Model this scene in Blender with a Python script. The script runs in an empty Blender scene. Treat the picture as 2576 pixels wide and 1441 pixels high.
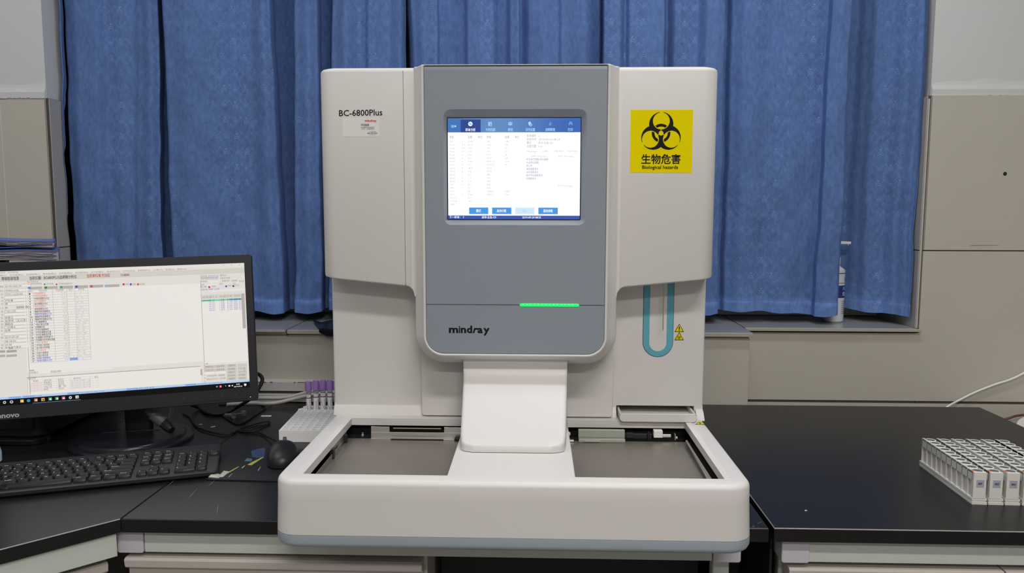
import bpy, bmesh, math, random
from mathutils import Vector, Matrix
from mathutils.geometry import tessellate_polygon
random.seed(7)
scene = bpy.context.scene
COL = scene.collection
R = math.radians

# ------------------------------------------------------------------ camera, world, lamps, exposure
CAMZ = 1.30                                   # the phone is held 0.5 m above the bench tops (bench top z = 0.80)
FPX, PITCH, YAW, ROLL = 1937.75, R(5.877), R(1.813), R(0.096)
fwd = Vector((-math.sin(YAW)*math.cos(PITCH), math.cos(YAW)*math.cos(PITCH), -math.sin(PITCH)))
rgt = Vector((math.cos(YAW), math.sin(YAW), 0)); upv = rgt.cross(fwd)
rg2 = math.cos(ROLL)*rgt + math.sin(ROLL)*upv; up2 = -math.sin(ROLL)*rgt + math.cos(ROLL)*upv
cam = bpy.data.cameras.new('camera'); camo = bpy.data.objects.new('camera', cam); COL.objects.link(camo)
cam.sensor_fit = 'HORIZONTAL'; cam.sensor_width = 36; cam.lens = FPX/2576*36; cam.clip_start = 0.02
m = Matrix.Identity(4)
for i in range(3):
    m[i][0], m[i][1], m[i][2] = rg2[i], up2[i], -fwd[i]
m[2][3] = CAMZ
camo.matrix_world = m
scene.camera = camo
w = bpy.data.worlds.new('world'); scene.world = w; w.use_nodes = True
w.node_tree.nodes['Background'].inputs[0].default_value = (0.9, 0.95, 1, 1)
w.node_tree.nodes['Background'].inputs[1].default_value = 0.15
def lamp(name, loc, sx, sy, power, color=(1, .985, .965)):
    l = bpy.data.lights.new(name, 'AREA'); l.shape = 'RECTANGLE'; l.size = sx; l.size_y = sy
    l.energy = power; l.color = color
    o = bpy.data.objects.new(name, l); COL.objects.link(o); o.location = loc
    return o
# ceiling luminaires of the room: one above the bench, two rows behind the photographer
COOL, WARM = (.93, .97, 1), (1, .955, .905)
for lx, ly, lp, lc in ((0.4, 1.30, 13.5, COOL), (-1.3, 1.2, 9, COOL), (0.4, -0.22, 32.5, WARM), (-1.6, -0.22, 5, WARM), (0.4, -1.82, 42, WARM), (-1.6, -1.82, 7, WARM), (0.4, -3.4, 12, WARM)):
    lamp('ceiling_lamp', (lx, ly, 2.86), 1.2, 0.16, lp, lc)
scene.view_settings.view_transform = 'Standard'; scene.view_settings.look = 'None'
scene.view_settings.gamma = 1; scene.view_settings.use_curve_mapping = False
scene.view_settings.exposure = 0.0
scene.cycles.use_denoising = True
scene.cycles.max_bounces = 8

def ray(px, py):
    return fwd + (px-1288)/FPX*rg2 - (py-720.5)/FPX*up2
def at(px, py, Y):
    """world point on the vertical plane y = Y (measured from the photograph)"""
    v = ray(px, py); v = v*(Y/v.y); return Vector((v.x, v.y, v.z+CAMZ))
def on(px, py, z):
    """world point on the level plane z"""
    v = ray(px, py); v = v*((z-CAMZ)/v.z); return Vector((v.x, v.y, v.z+CAMZ))

# ------------------------------------------------------------------ materials
def lin(c):
    if isinstance(c, str):
        c = [int(c[i:i+2], 16)/255 for i in (0, 2, 4)]
        return tuple(x/12.92 if x <= .04045 else ((x+.055)/1.055)**2.4 for x in c)
    return tuple(c)
MATS = {}
def mat(name, col, rough=.5, metal=0., spec=.5, var=.04, scale=30., bump=0., bscale=400., trans=0., coat=0., emit=None, estr=1., sheen=0., ior=1.45, alpha=1.):
    if name in MATS: return MATS[name]
    M = bpy.data.materials.new(name); M.use_nodes = True; nt = M.node_tree; N = nt.nodes; L = nt.links
    b = N['Principled BSDF']; c = lin(col)
    b.inputs['Roughness'].default_value = rough; b.inputs['Metallic'].default_value = metal
    b.inputs['Specular IOR Level'].default_value = spec; b.inputs['IOR'].default_value = ior
    b.inputs['Transmission Weight'].default_value = trans; b.inputs['Coat Weight'].default_value = coat
    b.inputs['Sheen Weight'].default_value = sheen; b.inputs['Alpha'].default_value = alpha
    b.inputs['Base Color'].default_value = (*c, 1)
    tc = N.new('ShaderNodeTexCoord')
    if var > 0:
        n = N.new('ShaderNodeTexNoise'); n.inputs['Scale'].default_value = scale; n.inputs['Detail'].default_value = 4
        L.new(tc.outputs['Object'], n.inputs['Vector'])
        r = N.new('ShaderNodeMapRange'); r.inputs[3].default_value = 1-var; r.inputs[4].default_value = 1+var
        L.new(n.outputs['Fac'], r.inputs[0])
        mx = N.new('ShaderNodeVectorMath'); mx.operation = 'SCALE'; mx.inputs[0].default_value = c
        L.new(r.outputs[0], mx.inputs['Scale']); L.new(mx.outputs[0], b.inputs['Base Color'])
    if bump > 0:
        n2 = N.new('ShaderNodeTexNoise'); n2.inputs['Scale'].default_value = bscale; n2.inputs['Detail'].default_value = 3
        L.new(tc.outputs['Object'], n2.inputs['Vector'])
        bp = N.new('ShaderNodeBump'); bp.inputs['Strength'].default_value = bump; bp.inputs['Distance'].default_value = .001
        L.new(n2.outputs['Fac'], bp.inputs['Height']); L.new(bp.outputs[0], b.inputs['Normal'])
    if emit:
        b.inputs['Emission Color'].default_value = (*lin(emit), 1); b.inputs['Emission Strength'].default_value = estr
    MATS[name] = M
    return M
def emi(hexcol, s=1.0, name=None):
    """colour shown by a lit display"""
    return mat(name or f'display_{hexcol}_{s}', '050505', .35, spec=.25, var=0, emit=hexcol, estr=s)

# ------------------------------------------------------------------ mesh builder
class MB:
    def __init__(s, off=(0, 0, 0), mat=None):
        s.v = []; s.f = []; s.mi = []; s.off = Vector(off); s.mats = []; s.cur = 0
        if mat: s.use(mat)
    def use(s, m):
        if m not in s.mats: s.mats.append(m)
        s.cur = s.mats.index(m); return s
    def add(s, vs, fs):
        k = len(s.v); s.v += [Vector(p)+s.off for p in vs]
        for f in fs:
            s.f.append([k+i for i in f]); s.mi.append(s.cur)
        return s
    def box(s, x0, x1, y0, y1, z0, z1):
        return s.add([(x0,y0,z0),(x1,y0,z0),(x1,y1,z0),(x0,y1,z0),(x0,y0,z1),(x1,y0,z1),(x1,y1,z1),(x0,y1,z1)],
                     [(0,3,2,1),(4,5,6,7),(0,1,5,4),(1,2,6,5),(2,3,7,6),(3,0,4,7)])
    def rings(s, rs, closed=True, cap0=True, cap1=True):
        n = len(rs[0]); vs = [p for r in rs for p in r]; fs = []
        for i in range(len(rs)-1):
            for j in range(n if closed else n-1):
                a = i*n+j; b = i*n+(j+1) % n
                fs.append((a, b, b+n, a+n))
        if cap0: fs.append(tuple(reversed(range(n))))
        if cap1: fs.append(tuple(range((len(rs)-1)*n, len(rs)*n)))
        return s.add(vs, fs)
    def prism(s, poly, axis, a, b):
        def P(p, t):
            return {'x': (t, p[0], p[1]), 'y': (p[0], t, p[1]), 'z': (p[0], p[1], t)}[axis]
        return s.rings([[P(p, a) for p in poly], [P(p, b) for p in poly]])
    def obox(s, c, u, v, n, hu, hv, hn):
        c, u, v, n = Vector(c), Vector(u), Vector(v), Vector(n)
        P = [c+u*a*hu+v*b*hv+n*d*hn for d in (-1, 1) for b in (-1, 1) for a in (-1, 1)]
        return s.add(P, [(0,2,3,1),(4,5,7,6),(0,1,5,4),(1,3,7,5),(3,2,6,7),(2,0,4,6)])
    def quad(s, a, b, c, d): return s.add([a, b, c, d], [(0, 1, 2, 3)])
    def tube(s, path, r, n=10, cap=True):
        path = [Vector(p) for p in path]; rs = []; up = Vector((0, 0, 1))
        rad = r if isinstance(r, (list, tuple)) else [r]*len(path)
        for i, p in enumerate(path):
            t = (path[min(i+1, len(path)-1)]-path[max(i-1, 0)]).normalized()
            a = t.cross(up)
            if a.length < .05: a = t.cross(Vector((1, 0, 0)))
            a.normalize(); b = a.cross(t)
            rs.append([p+(a*math.cos(2*math.pi*k/n)+b*math.sin(2*math.pi*k/n))*rad[i] for k in range(n)])
        return s.rings(rs, True, cap, cap)
    def lathe(s, prof, c, n=32, cap0=True, cap1=True, sx=1., sy=1., rot=0.):
        c = Vector(c); rs = []
        for r, z in prof:
            ring = []
            for k in range(n):
                a = 2*math.pi*k/n; x, y = r*sx*math.cos(a), r*sy*math.sin(a)
                ring.append(c+Vector((x*math.cos(rot)-y*math.sin(rot), x*math.sin(rot)+y*math.cos(rot), z)))
            rs.append(ring)
        return s.rings(rs, True, cap0, cap1)
    def poly(s, pts):
        return s.add(pts, [tuple(range(len(pts)))])
    def tess(s, loops):
        pts = [Vector(p) for l in loops for p in l]
        tris = tessellate_polygon([[Vector(p) for p in l] for l in loops])
        return s.add(pts, tris)
    def text(s, body, o, u, v, width=None, height=None, bold=0., align='l', sq=1.0):
        """flat lettering: o = baseline start, u / v = reading and up directions; width and height in metres"""
        gv, gf = glyphs(body, bold)
        if not gv: return s
        x0 = min(p[0] for p in gv); x1 = max(p[0] for p in gv)
        hcap = .73
        if height is None: height = width/(x1-x0)*hcap
        ky = height/hcap
        kx = width/(x1-x0) if width else ky*sq
        o, u, v = Vector(o), Vector(u), Vector(v)
        sh = -x0 if align == 'l' else (-(x0+x1)/2 if align == 'c' else -x1)
        return s.add([o+u*((p[0]+sh)*kx)+v*(p[1]*ky) for p in gv], gf)
_G = {}
def glyphs(body, bold=0.):
    k = (body, bold)
    if k not in _G:
        c = bpy.data.curves.new('lettering', 'FONT'); c.body = body; c.resolution_u = 2; c.offset = bold
        o = bpy.data.objects.new('lettering', c); me = bpy.data.meshes.new_from_object(o)
        _G[k] = ([(p.co.x, p.co.y) for p in me.vertices], [tuple(f.vertices) for f in me.polygons])
        bpy.data.objects.remove(o); bpy.data.curves.remove(c); bpy.data.meshes.remove(me)
    return _G[k]

def wm(o):
    b = o.matrix_basis if False else Matrix.LocRotScale(o.location, o.rotation_euler, o.scale)
    return wm(o.parent) @ o.matrix_parent_inverse @ b if o.parent else b
def tag(o, label=None, cat=None, group=None, kind=None):
    if label: o['label'] = label
    if cat: o['category'] = cat
    if group: o['group'] = group
    if kind: o['kind'] = kind
    return o
def thing(name, label, cat, loc, rz=0., group=None):
    o = bpy.data.objects.new(name, None); COL.objects.link(o); o.empty_display_size = .05
    o.location = loc; o.rotation_euler = (0, 0, rz)
    return tag(o, label, cat, group)
def build(mb, name, parent=None, mats=None, bevel=0., seg=2, smooth=35., base=False, subsurf=0, local=False, recalc=False, solid=0.):
    me = bpy.data.meshes.new(name)
    vs = [Vector(p) for p in mb.v]; loc = Vector((0, 0, 0))
    if base and vs:
        lo = [min(p[i] for p in vs) for i in range(3)]; hi = [max(p[i] for p in vs) for i in range(3)]
        loc = Vector(((lo[0]+hi[0])/2, (lo[1]+hi[1])/2, lo[2])); vs = [p-loc for p in vs]
    me.from_pydata(vs, [], mb.f); me.update()
    for mm in (mb.mats or mats or []): me.materials.append(mm)
    for p, i in zip(me.polygons, mb.mi): p.material_index = i
    if recalc:
        bm = bmesh.new(); bm.from_mesh(me); bmesh.ops.remove_doubles(bm, verts=bm.verts, dist=1e-6)
        bmesh.ops.recalc_face_normals(bm, faces=bm.faces); bm.to_mesh(me); bm.free()
    if smooth:
        for p in me.polygons: p.use_smooth = True
        me.set_sharp_from_angle(angle=R(smooth))
    o = bpy.data.objects.new(name, me); COL.objects.link(o); o.location = loc
    if parent:
        o.parent = parent
        if not local: o.matrix_parent_inverse = wm(parent).inverted()
    if solid:
        s = o.modifiers.new('solidify', 'SOLIDIFY'); s.thickness = solid; s.offset = 0
    if bevel:
        b = o.modifiers.new('bevel', 'BEVEL'); b.width = bevel; b.segments = seg; b.limit_method = 'ANGLE'; b.angle_limit = R(40); b.harden_normals = True
    if subsurf:
        s = o.modifiers.new('subdivision', 'SUBSURF'); s.levels = s.render_levels = subsurf
    return o
def copy_tree(o, parent=None):
    c = o.copy(); COL.objects.link(c)
    if parent: c.parent = parent
    for ch in list(o.children): copy_tree(ch, c)
    return c
def rrect(x0, x1, z0, z1, r, n=6):
    """rounded rectangle outline, counter-clockwise; r = one radius or (bl, br, tr, tl)"""
    rr = r if isinstance(r, (list, tuple)) else (r,)*4; out = []
    for (cx, cz, rad, a0) in ((x0+rr[0], z0+rr[0], rr[0], 180), (x1-rr[1], z0+rr[1], rr[1], 270), (x1-rr[2], z1-rr[2], rr[2], 0), (x0+rr[3], z1-rr[3], rr[3], 90)):
        for k in range(n+1):
            a = R(a0+90*k/n); out.append((cx+rad*math.cos(a), cz+rad*math.sin(a)))
    return out
def smoothstep(t): t = max(0, min(1, t)); return t*t*(3-2*t)
def spline(pts, n=8):
    """Catmull-Rom through the points"""
    P = [Vector(p) for p in pts]; P = [P[0]*2-P[1]]+P+[P[-1]*2-P[-2]]; out = []
    for i in range(1, len(P)-2):
        for k in range(n):
            t = k/n; a, b, c, d = P[i-1:i+3]
            out.append(.5*((2*b)+(c-a)*t+(2*a-5*b+4*c-d)*t*t+(3*b-a-3*c+d)*t*t*t))
    out.append(P[-2]); return out

TOP = 0.80
# common materials
M_case = mat('off_white_casing', (.665, .647, .635), .42, var=.012, scale=6, bump=.05, bscale=900)
M_gray = mat('blue_gray_casing', (.258, .295, .347), .42, var=.02, scale=8, bump=.12, bscale=1100)
M_base = mat('pale_blue_gray_base', (.355, .412, .468), .42, var=.015, scale=8)
M_seam = mat('dark_seam', (.05, .05, .06), .7, var=.02)
M_steel = mat('stainless_steel_tray', (.33, .305, .27), .40, metal=.78, var=.10, scale=14, bump=.06, bscale=500)
M_steel2 = mat('bright_steel', (.60, .60, .58), .28, metal=.9, var=.05)
M_dark = mat('dark_interior', (.012, .012, .013), .7, var=.1)
M_blackpl = mat('black_plastic', (.014, .014, .016), .38, var=.08, bump=.05)
M_bench = mat('black_bench_top', (.010, .010, .0105), .33, spec=.42, var=.25, scale=9, bump=.06, bscale=500)
M_edge = mat('worn_edge', (.25, .25, .25), .5, var=.2, scale=80)
M_rail = mat('pale_green_aluminium', (.56, .60, .55), .38, var=.03)
M_joint = mat('lavender_plastic_joint', (.56, .54, .60), .42, var=.03)
M_cab = mat('cream_cabinet', (.56, .52, .48), .45, var=.03)
M_blk = mat('matte_black', (.008, .008, .009), .6, var=.1)
M_wht = mat('white_plastic', (.80, .80, .79), .4, var=.015)
M_tile = mat('beige_wall_tile', (.515, .485, .42), .30, spec=.4, var=.035, scale=5, bump=.03, bscale=200)
M_tiled = mat('grey_tile_edge', (.42, .40, .385), .45, var=.05)
M_grout = mat('grout', (.50, .47, .41), .8, var=.12, scale=60)
M_groutd = mat('dark_joint', (.08, .065, .055), .9, var=.3, scale=40)
M_plaster = mat('white_plaster', (.61, .61, .61), .75, var=.03, scale=4, bump=.3, bscale=60)
M_sill = mat('slate_sill', (.30, .305, .33), .25, var=.06, scale=12)
M_sille = mat('beige_stone_edge', (.42, .39, .33), .4, var=.12, scale=40)
M_pnt = mat('grey_wall_paint', (.34, .335, .32), .75, var=.03)
M_ceil = mat('ceiling_paint', (.55, .55, .54), .8, var=.02)
M_floor = mat('floor_tile', (.20, .19, .175), .35, var=.05)
M_shade = mat('dark_shade_sheet', (.010, .012, .02), .35, var=.3, scale=20)  # black of the sheet that stands for shadow on the ledge

# ------------------------------------------------------------------ the room
WY = 2.045                                                          # face of the wall tiles
XL, XR = at(121, 235, WY).x-.010, at(2318, 720, WY).x                    # the two corners of the window niche
NB = 2.275                                                          # back of the niche
ZT = 2.85; ZSILL = CAMZ-.316; ZTILE = at(2400, 238, WY).z; ZLIN = 2.62
def struct(o, label=None):
    o['kind'] = 'structure'
    if label: o['label'] = label; o['category'] = 'setting'
    return o
b = MB(mat=M_floor); b.box(-2.0, 2.4, -4.2, 2.5, -.05, 0); struct(build(b, 'floor'))
b = MB(mat=M_ceil); b.box(-2.0, 2.4, -4.2, 2.5, ZT+.03, ZT+.08); struct(build(b, 'ceiling'))
for nm, (x0, x1, y0, y1) in {'wall_left': (-2.06, -2.0, -4.2, 2.5), 'wall_right': (2.4, 2.46, -4.2, 2.5), 'wall_front': (-2.06, 2.46, -4.26, -4.2)}.items():
    b = MB(mat=M_pnt); b.box(x0, x1, y0, y1, 0, ZT+.03); struct(build(b, nm))
# back wall: plaster core, tile cladding with joints, window niche
b = MB(mat=M_plaster)
b.box(-2.0, XL, WY+.008, 2.5, 0, ZT+.03); b.box(XR, 2.4, WY+.008, 2.5, 0, ZT+.03)
b.box(XL, XR, WY+.008, 2.5, ZLIN, ZT+.03); b.box(XL, XR, WY+.008, 2.5, 0, ZSILL-.009)
b.box(XL, XR, NB+.06, 2.5, ZSILL-.02, ZLIN)
zj = CAMZ-.1088*WY/2.006; zj2 = CAMZ-.5135
def tile(x0, x1, z0, z1, g=.0016, ch=.0):
    b.use(M_tile).box(x0+g, x1-g, WY, WY+.012, z0+g, z1-g)
b.use(M_groutd).box(XR+.002, 2.39, WY+.003, WY+.01, .0, ZTILE-.002)
b.box(XL, XR, WY+.003, WY+.01, 0, ZSILL-.010)
for x0, x1 in ((XR, XR+.62), (XR+.62, 2.4)):
    tile(x0, x1, zj, ZTILE); tile(x0-.0016*(x0 == XR), x1, zj2, zj)
    tile(x0-.0016*(x0 == XR), x1, 0, zj2-.004)
XP = at(1893, 900, 1.945).x                                          # right end of the boxed ledge
tile(XP-.2, XR+.0016, zj2, ZSILL-.012); tile(XP-.2, XR+.0016, 0, zj2-.004)
b.use(M_grout).box(-2.0, XL-.002, WY+.004, WY+.01, 0, ZTILE-.006)
xg = at(10, 430, WY).x
b.use(mat('pale_grout', (.60, .58, .53), .8, var=.1)).box(xg-.002, xg+.002, WY+.0006, WY+.01, 0, ZTILE-.006)
for x0, x1 in ((-2.0, xg), (xg, XL)):
    tile(x0, x1, zj-.02, ZTILE-.004, .0022); tile(x0, x1, 0, zj-.02, .0022)
# tiled reveals of the niche
for x0, x1 in ((XL-.001, XL+.010), (XR-.010, XR+.001)):
    b.use(M_groutd).box(x0+.002, x1-.002, WY+.002, NB+.06, ZSILL, ZTILE-.002)
    b.use(M_tiled).box(x0, x1, WY+.003, NB+.05, ZSILL, zj-.0015); b.box(x0, x1, WY+.003, NB+.05, zj+.0015, ZTILE-.003)
# worn pale corner beads
b.use(M_grout).box(XR-.0085, XR-.0045, WY-.0005, WY+.004, ZSILL, ZTILE-.01)
# ragged lower lip of the plaster above the tiles
b.use(M_plaster)
for x0, x1 in ((XR+.001, 2.39), (-1.99, XL-.001)):
    n = 160; rs = []
    for i in range(n+1):
        x = x0+(x1-x0)*i/n; z = ZTILE-.0015+random.uniform(-.0012, .0012); t = .002*math.sin(x*23)+.0012*math.sin(x*61)
        rs.append([(x, WY+.0035, z), (x, WY+.0030, ZTILE+.014), (x, WY+.0065, ZTILE+.026+t), (x, WY+.0080, ZTILE+.036+t*2), (x, WY+.009, ZTILE+.036), (x, WY+.009, z)])
    b.rings(rs, True)
# small drilled hole with a dark plug in the right-hand tile
h = at(2528, 437, WY); b.use(M_dark)
b.rings([[(h.x+.0048*math.cos(R(a)), h.y-.0006, h.z+.0048*math.sin(R(a))) for a in range(0, 360, 30)], [(h.x+.004*math.cos(R(a)), h.y+.001, h.z+.004*math.sin(R(a))) for a in range(0, 360, 30)]])
h = at(2440, 618, WY); h2 = at(2512, 617, WY); b.use(M_groutd).quad((h.x, WY-.0003, h.z), (h2.x, WY-.0003, h2.z), (h2.x, WY-.0003, h2.z+.0006), (h.x, WY-.0003, h.z+.0007))
struct(build(b, 'wall_back', smooth=0), 'tiled back wall with white plaster above and a wide window niche')

# sill of the niche and the boxed-out ledge in front of it
b = MB(mat=M_sill); b.box(XP+.004, XR-.011, WY-.006, NB+.05, ZSILL-.0085, ZSILL)
b.use(M_sille).box(XP+.004, XR+.001, WY-.012, WY-.006, ZSILL-.0085, ZSILL-.0005); struct(build(b, 'trim_1', bevel=.001))
b = MB(mat=M_tile); b.box(XL+.02, XP-.008, 1.957, WY-.001, 0, ZSILL-.016)
b.use(M_grout).box(XP-.009, XP-.005, 1.958, WY-.001, 0, ZSILL-.016); b.box(XL+.02, XP-.008, 1.9565, WY-.001, ZSILL-.016, ZSILL-.0115); struct(build(b, 'wall_ledge'))
xs = at(720, 838, 1.945).x
b = MB(mat=M_sill)
b.box(XL+.012, xs-.002, 1.948, NB+.05, ZSILL-.0085, ZSILL); b.box(xs+.002, XP, 1.951, NB+.05, ZSILL-.0085, ZSILL)
b.use(M_sille); b.box(XL+.012, xs-.002, 1.944, 1.948, ZSILL-.0065, ZSILL-.0005); b.box(XL+.012, xs-.002, 1.949, 1.957, ZSILL-.012, ZSILL-.0065)
b.box(xs+.002, XP, 1.945, 1.951, ZSILL-.0100, ZSILL-.0005); b.use(M_groutd).box(xs-.002, xs+.002, 1.95, NB, ZSILL-.015, ZSILL-.002)
struct(build(b, 'trim_2', bevel=.0008))
# window frame and glass behind the curtains
M_frame = mat('white_window_frame', (.72, .72, .69), .4, var=.03)
wf = MB(mat=M_frame)
x0, x1, z0, z1 = XL+.012, XR-.012, ZSILL+.001, ZLIN
for a in ((x0, x1, z0, z0+.035), (x0, x1, z1-.05, z1)): wf.box(a[0], a[1], NB, NB+.05, a[2], a[3])
for xx in (x0, (x0*2+x1)/3-.02, (x0+x1*2)/3-.02, x1-.05): wf.box(xx, xx+.05, NB, NB+.05, z0+.035, z1-.05)
wo = struct(build(wf, 'window_1', bevel=.002))
g = MB(mat=mat('window_glass', (.05, .06, .08), .08, var=0, spec=.6)); g.box(x0+.01, x1-.01, NB+.022, NB+.028, z0+.03, z1-.04)
build(g, 'window_glass', wo)
# painted cable trunking along the foot of the ledge
b = MB(mat=mat('white_trunking', (.58, .565, .54), .5, var=.06, scale=20))
b.box(XL+.03, -.25, 1.925, 1.957, CAMZ-.4715, CAMZ-.448); b.box(XL+.03, -.25, 1.918, 1.957, CAMZ-.498, CAMZ-.4795)
b.use(M_groutd)
for i in range(14):
    x = random.uniform(-.75, -.5); b.box(x, x+random.uniform(.004, .02), 1.9243, 1.9252, CAMZ-.449-random.uniform(0, .001), CAMZ-.4478)
struct(build(b, 'trim_3', bevel=.0015))

# ------------------------------------------------------------------ curtains
class X:
    """tiny expression builder over Math nodes"""
    nt = None
    def __init__(s, sock): s.s = sock
    @staticmethod
    def op(o, *a):
        n = X.nt.nodes.new('ShaderNodeMath'); n.operation = o
        for i, q in enumerate(a):
            if isinstance(q, X): X.nt.links.new(q.s, n.inputs[i])
            else: n.inputs[i].default_value = q
        return X(n.outputs[0])
    def __add__(s, q): return X.op('ADD', s, q)
    def __sub__(s, q): return X.op('SUBTRACT', s, q)
    def __mul__(s, q): return X.op('MULTIPLY', s, q)
    def abs(s): return X.op('ABSOLUTE', s)
    def lt(s, q): return X.op('LESS_THAN', s, q)
    def max(s, q): return X.op('MAXIMUM', s, q)
    def wrap(s, a, b): return X.op('WRAP', s, b, a)
    def floor(s): return X.op('FLOOR', s)
    def pingpong(s, q): return X.op('PINGPONG', s, q)
def curtain_material():
    M = bpy.data.materials.new('blue_suede_curtain'); M.use_nodes = True; nt = M.node_tree; X.nt = nt; N = nt.nodes; L = nt.links
    bs = N['Principled BSDF']; bs.inputs['Roughness'].default_value = .85; bs.inputs['Specular IOR Level'].default_value = .15
    bs.inputs['Sheen Weight'].default_value = .12; bs.inputs['Sheen Tint'].default_value = (.4, .55, 1, 1); bs.inputs['Sheen Roughness'].default_value = .5
    uv = N.new('ShaderNodeUVMap'); uv.uv_map = 'UVMap'
    sp = N.new('ShaderNodeSeparateXYZ'); L.new(uv.outputs[0], sp.inputs[0]); u, v = X(sp.outputs[0]), X(sp.outputs[1])
    PX, PY = .030, .042
    row = (v*(1/PY)).floor(); colm = (u*(1/PX)).floor()
    x = u.wrap(0, PX)-PX/2; y = v.wrap(0, PY)-PY/2
    par = (row+colm).wrap(0, 2).lt(.5)                       # checker of sprigs and blossoms
    ax = x.abs()
    def arc(c, k, wdt, t): return (y-(ax*ax*(-k)+c)).abs().lt(t)*ax.lt(wdt)
    sprig = arc(-.0035, 95, .0078, .00085).max(arc(.0015, 80, .0066, .0008))
    sprig = sprig.max((y-(ax*1.5+.0035)).abs().lt(.0012)*ax.lt(.0042)*((ax-.0025).abs().lt(.0018))).max(ax.lt(.0010)*(y-.0075).abs().lt(.0026))
    ya = (y+.002).abs()
    flower = (ax-ya).abs().lt(.0011)*ax.lt(.0036)*(ax.lt(.0009)*(-1)+1)
    flower = flower.max(ax.lt(.0006)*(y-.0055).abs().lt(.002))
    motif = sprig*par+flower*((par*-1)+1)
    # zig-zag trellis lines, broken where the motifs sit
    z = (v*(1/PY)).pingpong(.5)*.045
    xa = (u+PX/2).wrap(0, PX)-PX/2
    zig = (xa-z+.0112).abs().lt(.0008).max((xa+z-.0112).abs().lt(.0008))
    zig = zig*((y.abs()).lt(.0165))*((v*(1/PY)*2+.25).wrap(0, 1).lt(.86))
    nz = N.new('ShaderNodeTexNoise'); nz.inputs['Scale'].default_value = 1; nz.inputs['Detail'].default_value = 2
    mp = N.new('ShaderNodeMapping'); mp.inputs['Scale'].default_value = (9, 2.2, 1); L.new(uv.outputs[0], mp.inputs[0]); L.new(mp.outputs[0], nz.inputs['Vector'])
    band = N.new('ShaderNodeMapRange'); band.inputs[1].default_value = .44; band.inputs[2].default_value = .64; band.inputs[3].default_value = .05; band.inputs[4].default_value = .75; L.new(nz.outputs['Fac'], band.inputs[0])
    fac = motif.max(zig*.7)*X(band.outputs[0])
    # napped suede mottling
    n2 = N.new('ShaderNodeTexNoise'); n2.inputs['Scale'].default_value = 110; n2.inputs['Detail'].default_value = 6
    mp2 = N.new('ShaderNodeMapping'); mp2.inputs['Scale'].default_value = (1, .45, 1); L.new(uv.outputs[0], mp2.inputs[0]); L.new(mp2.outputs[0], n2.inputs['Vector'])
    cr = N.new('ShaderNodeValToRGB'); cr.color_ramp.elements[0].position = .32; cr.color_ramp.elements[1].position = .68
    cr.color_ramp.elements[0].color = (.085, .152, .345, 1); cr.color_ramp.elements[1].color = (.118, .203, .445, 1)
    L.new(n2.outputs['Fac'], cr.inputs[0])
    hm = v.lt(CAMZ-.2555)*.28+1                             # turned-up hem, lightened for its reversed nap and the light it catches
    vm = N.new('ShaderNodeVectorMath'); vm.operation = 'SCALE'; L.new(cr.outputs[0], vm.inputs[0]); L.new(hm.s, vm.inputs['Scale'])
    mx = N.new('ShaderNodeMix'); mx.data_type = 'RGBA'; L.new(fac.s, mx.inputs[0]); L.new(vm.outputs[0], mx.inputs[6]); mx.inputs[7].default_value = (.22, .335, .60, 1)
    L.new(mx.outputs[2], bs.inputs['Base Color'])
    n3 = N.new('ShaderNodeTexNoise'); n3.inputs['Scale'].default_value = 700; L.new(uv.outputs[0], n3.inputs['Vector'])
    bp = N.new('ShaderNodeBump'); bp.inputs['Strength'].default_value = .25; bp.inputs['Distance'].default_value = .001; L.new(n3.outputs['Fac'], bp.inputs['Height']); L.new(bp.outputs[0], bs.inputs['Normal'])
    return M
M_curt = curtain_material()
CY0, CYD = 2.078, .125
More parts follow.
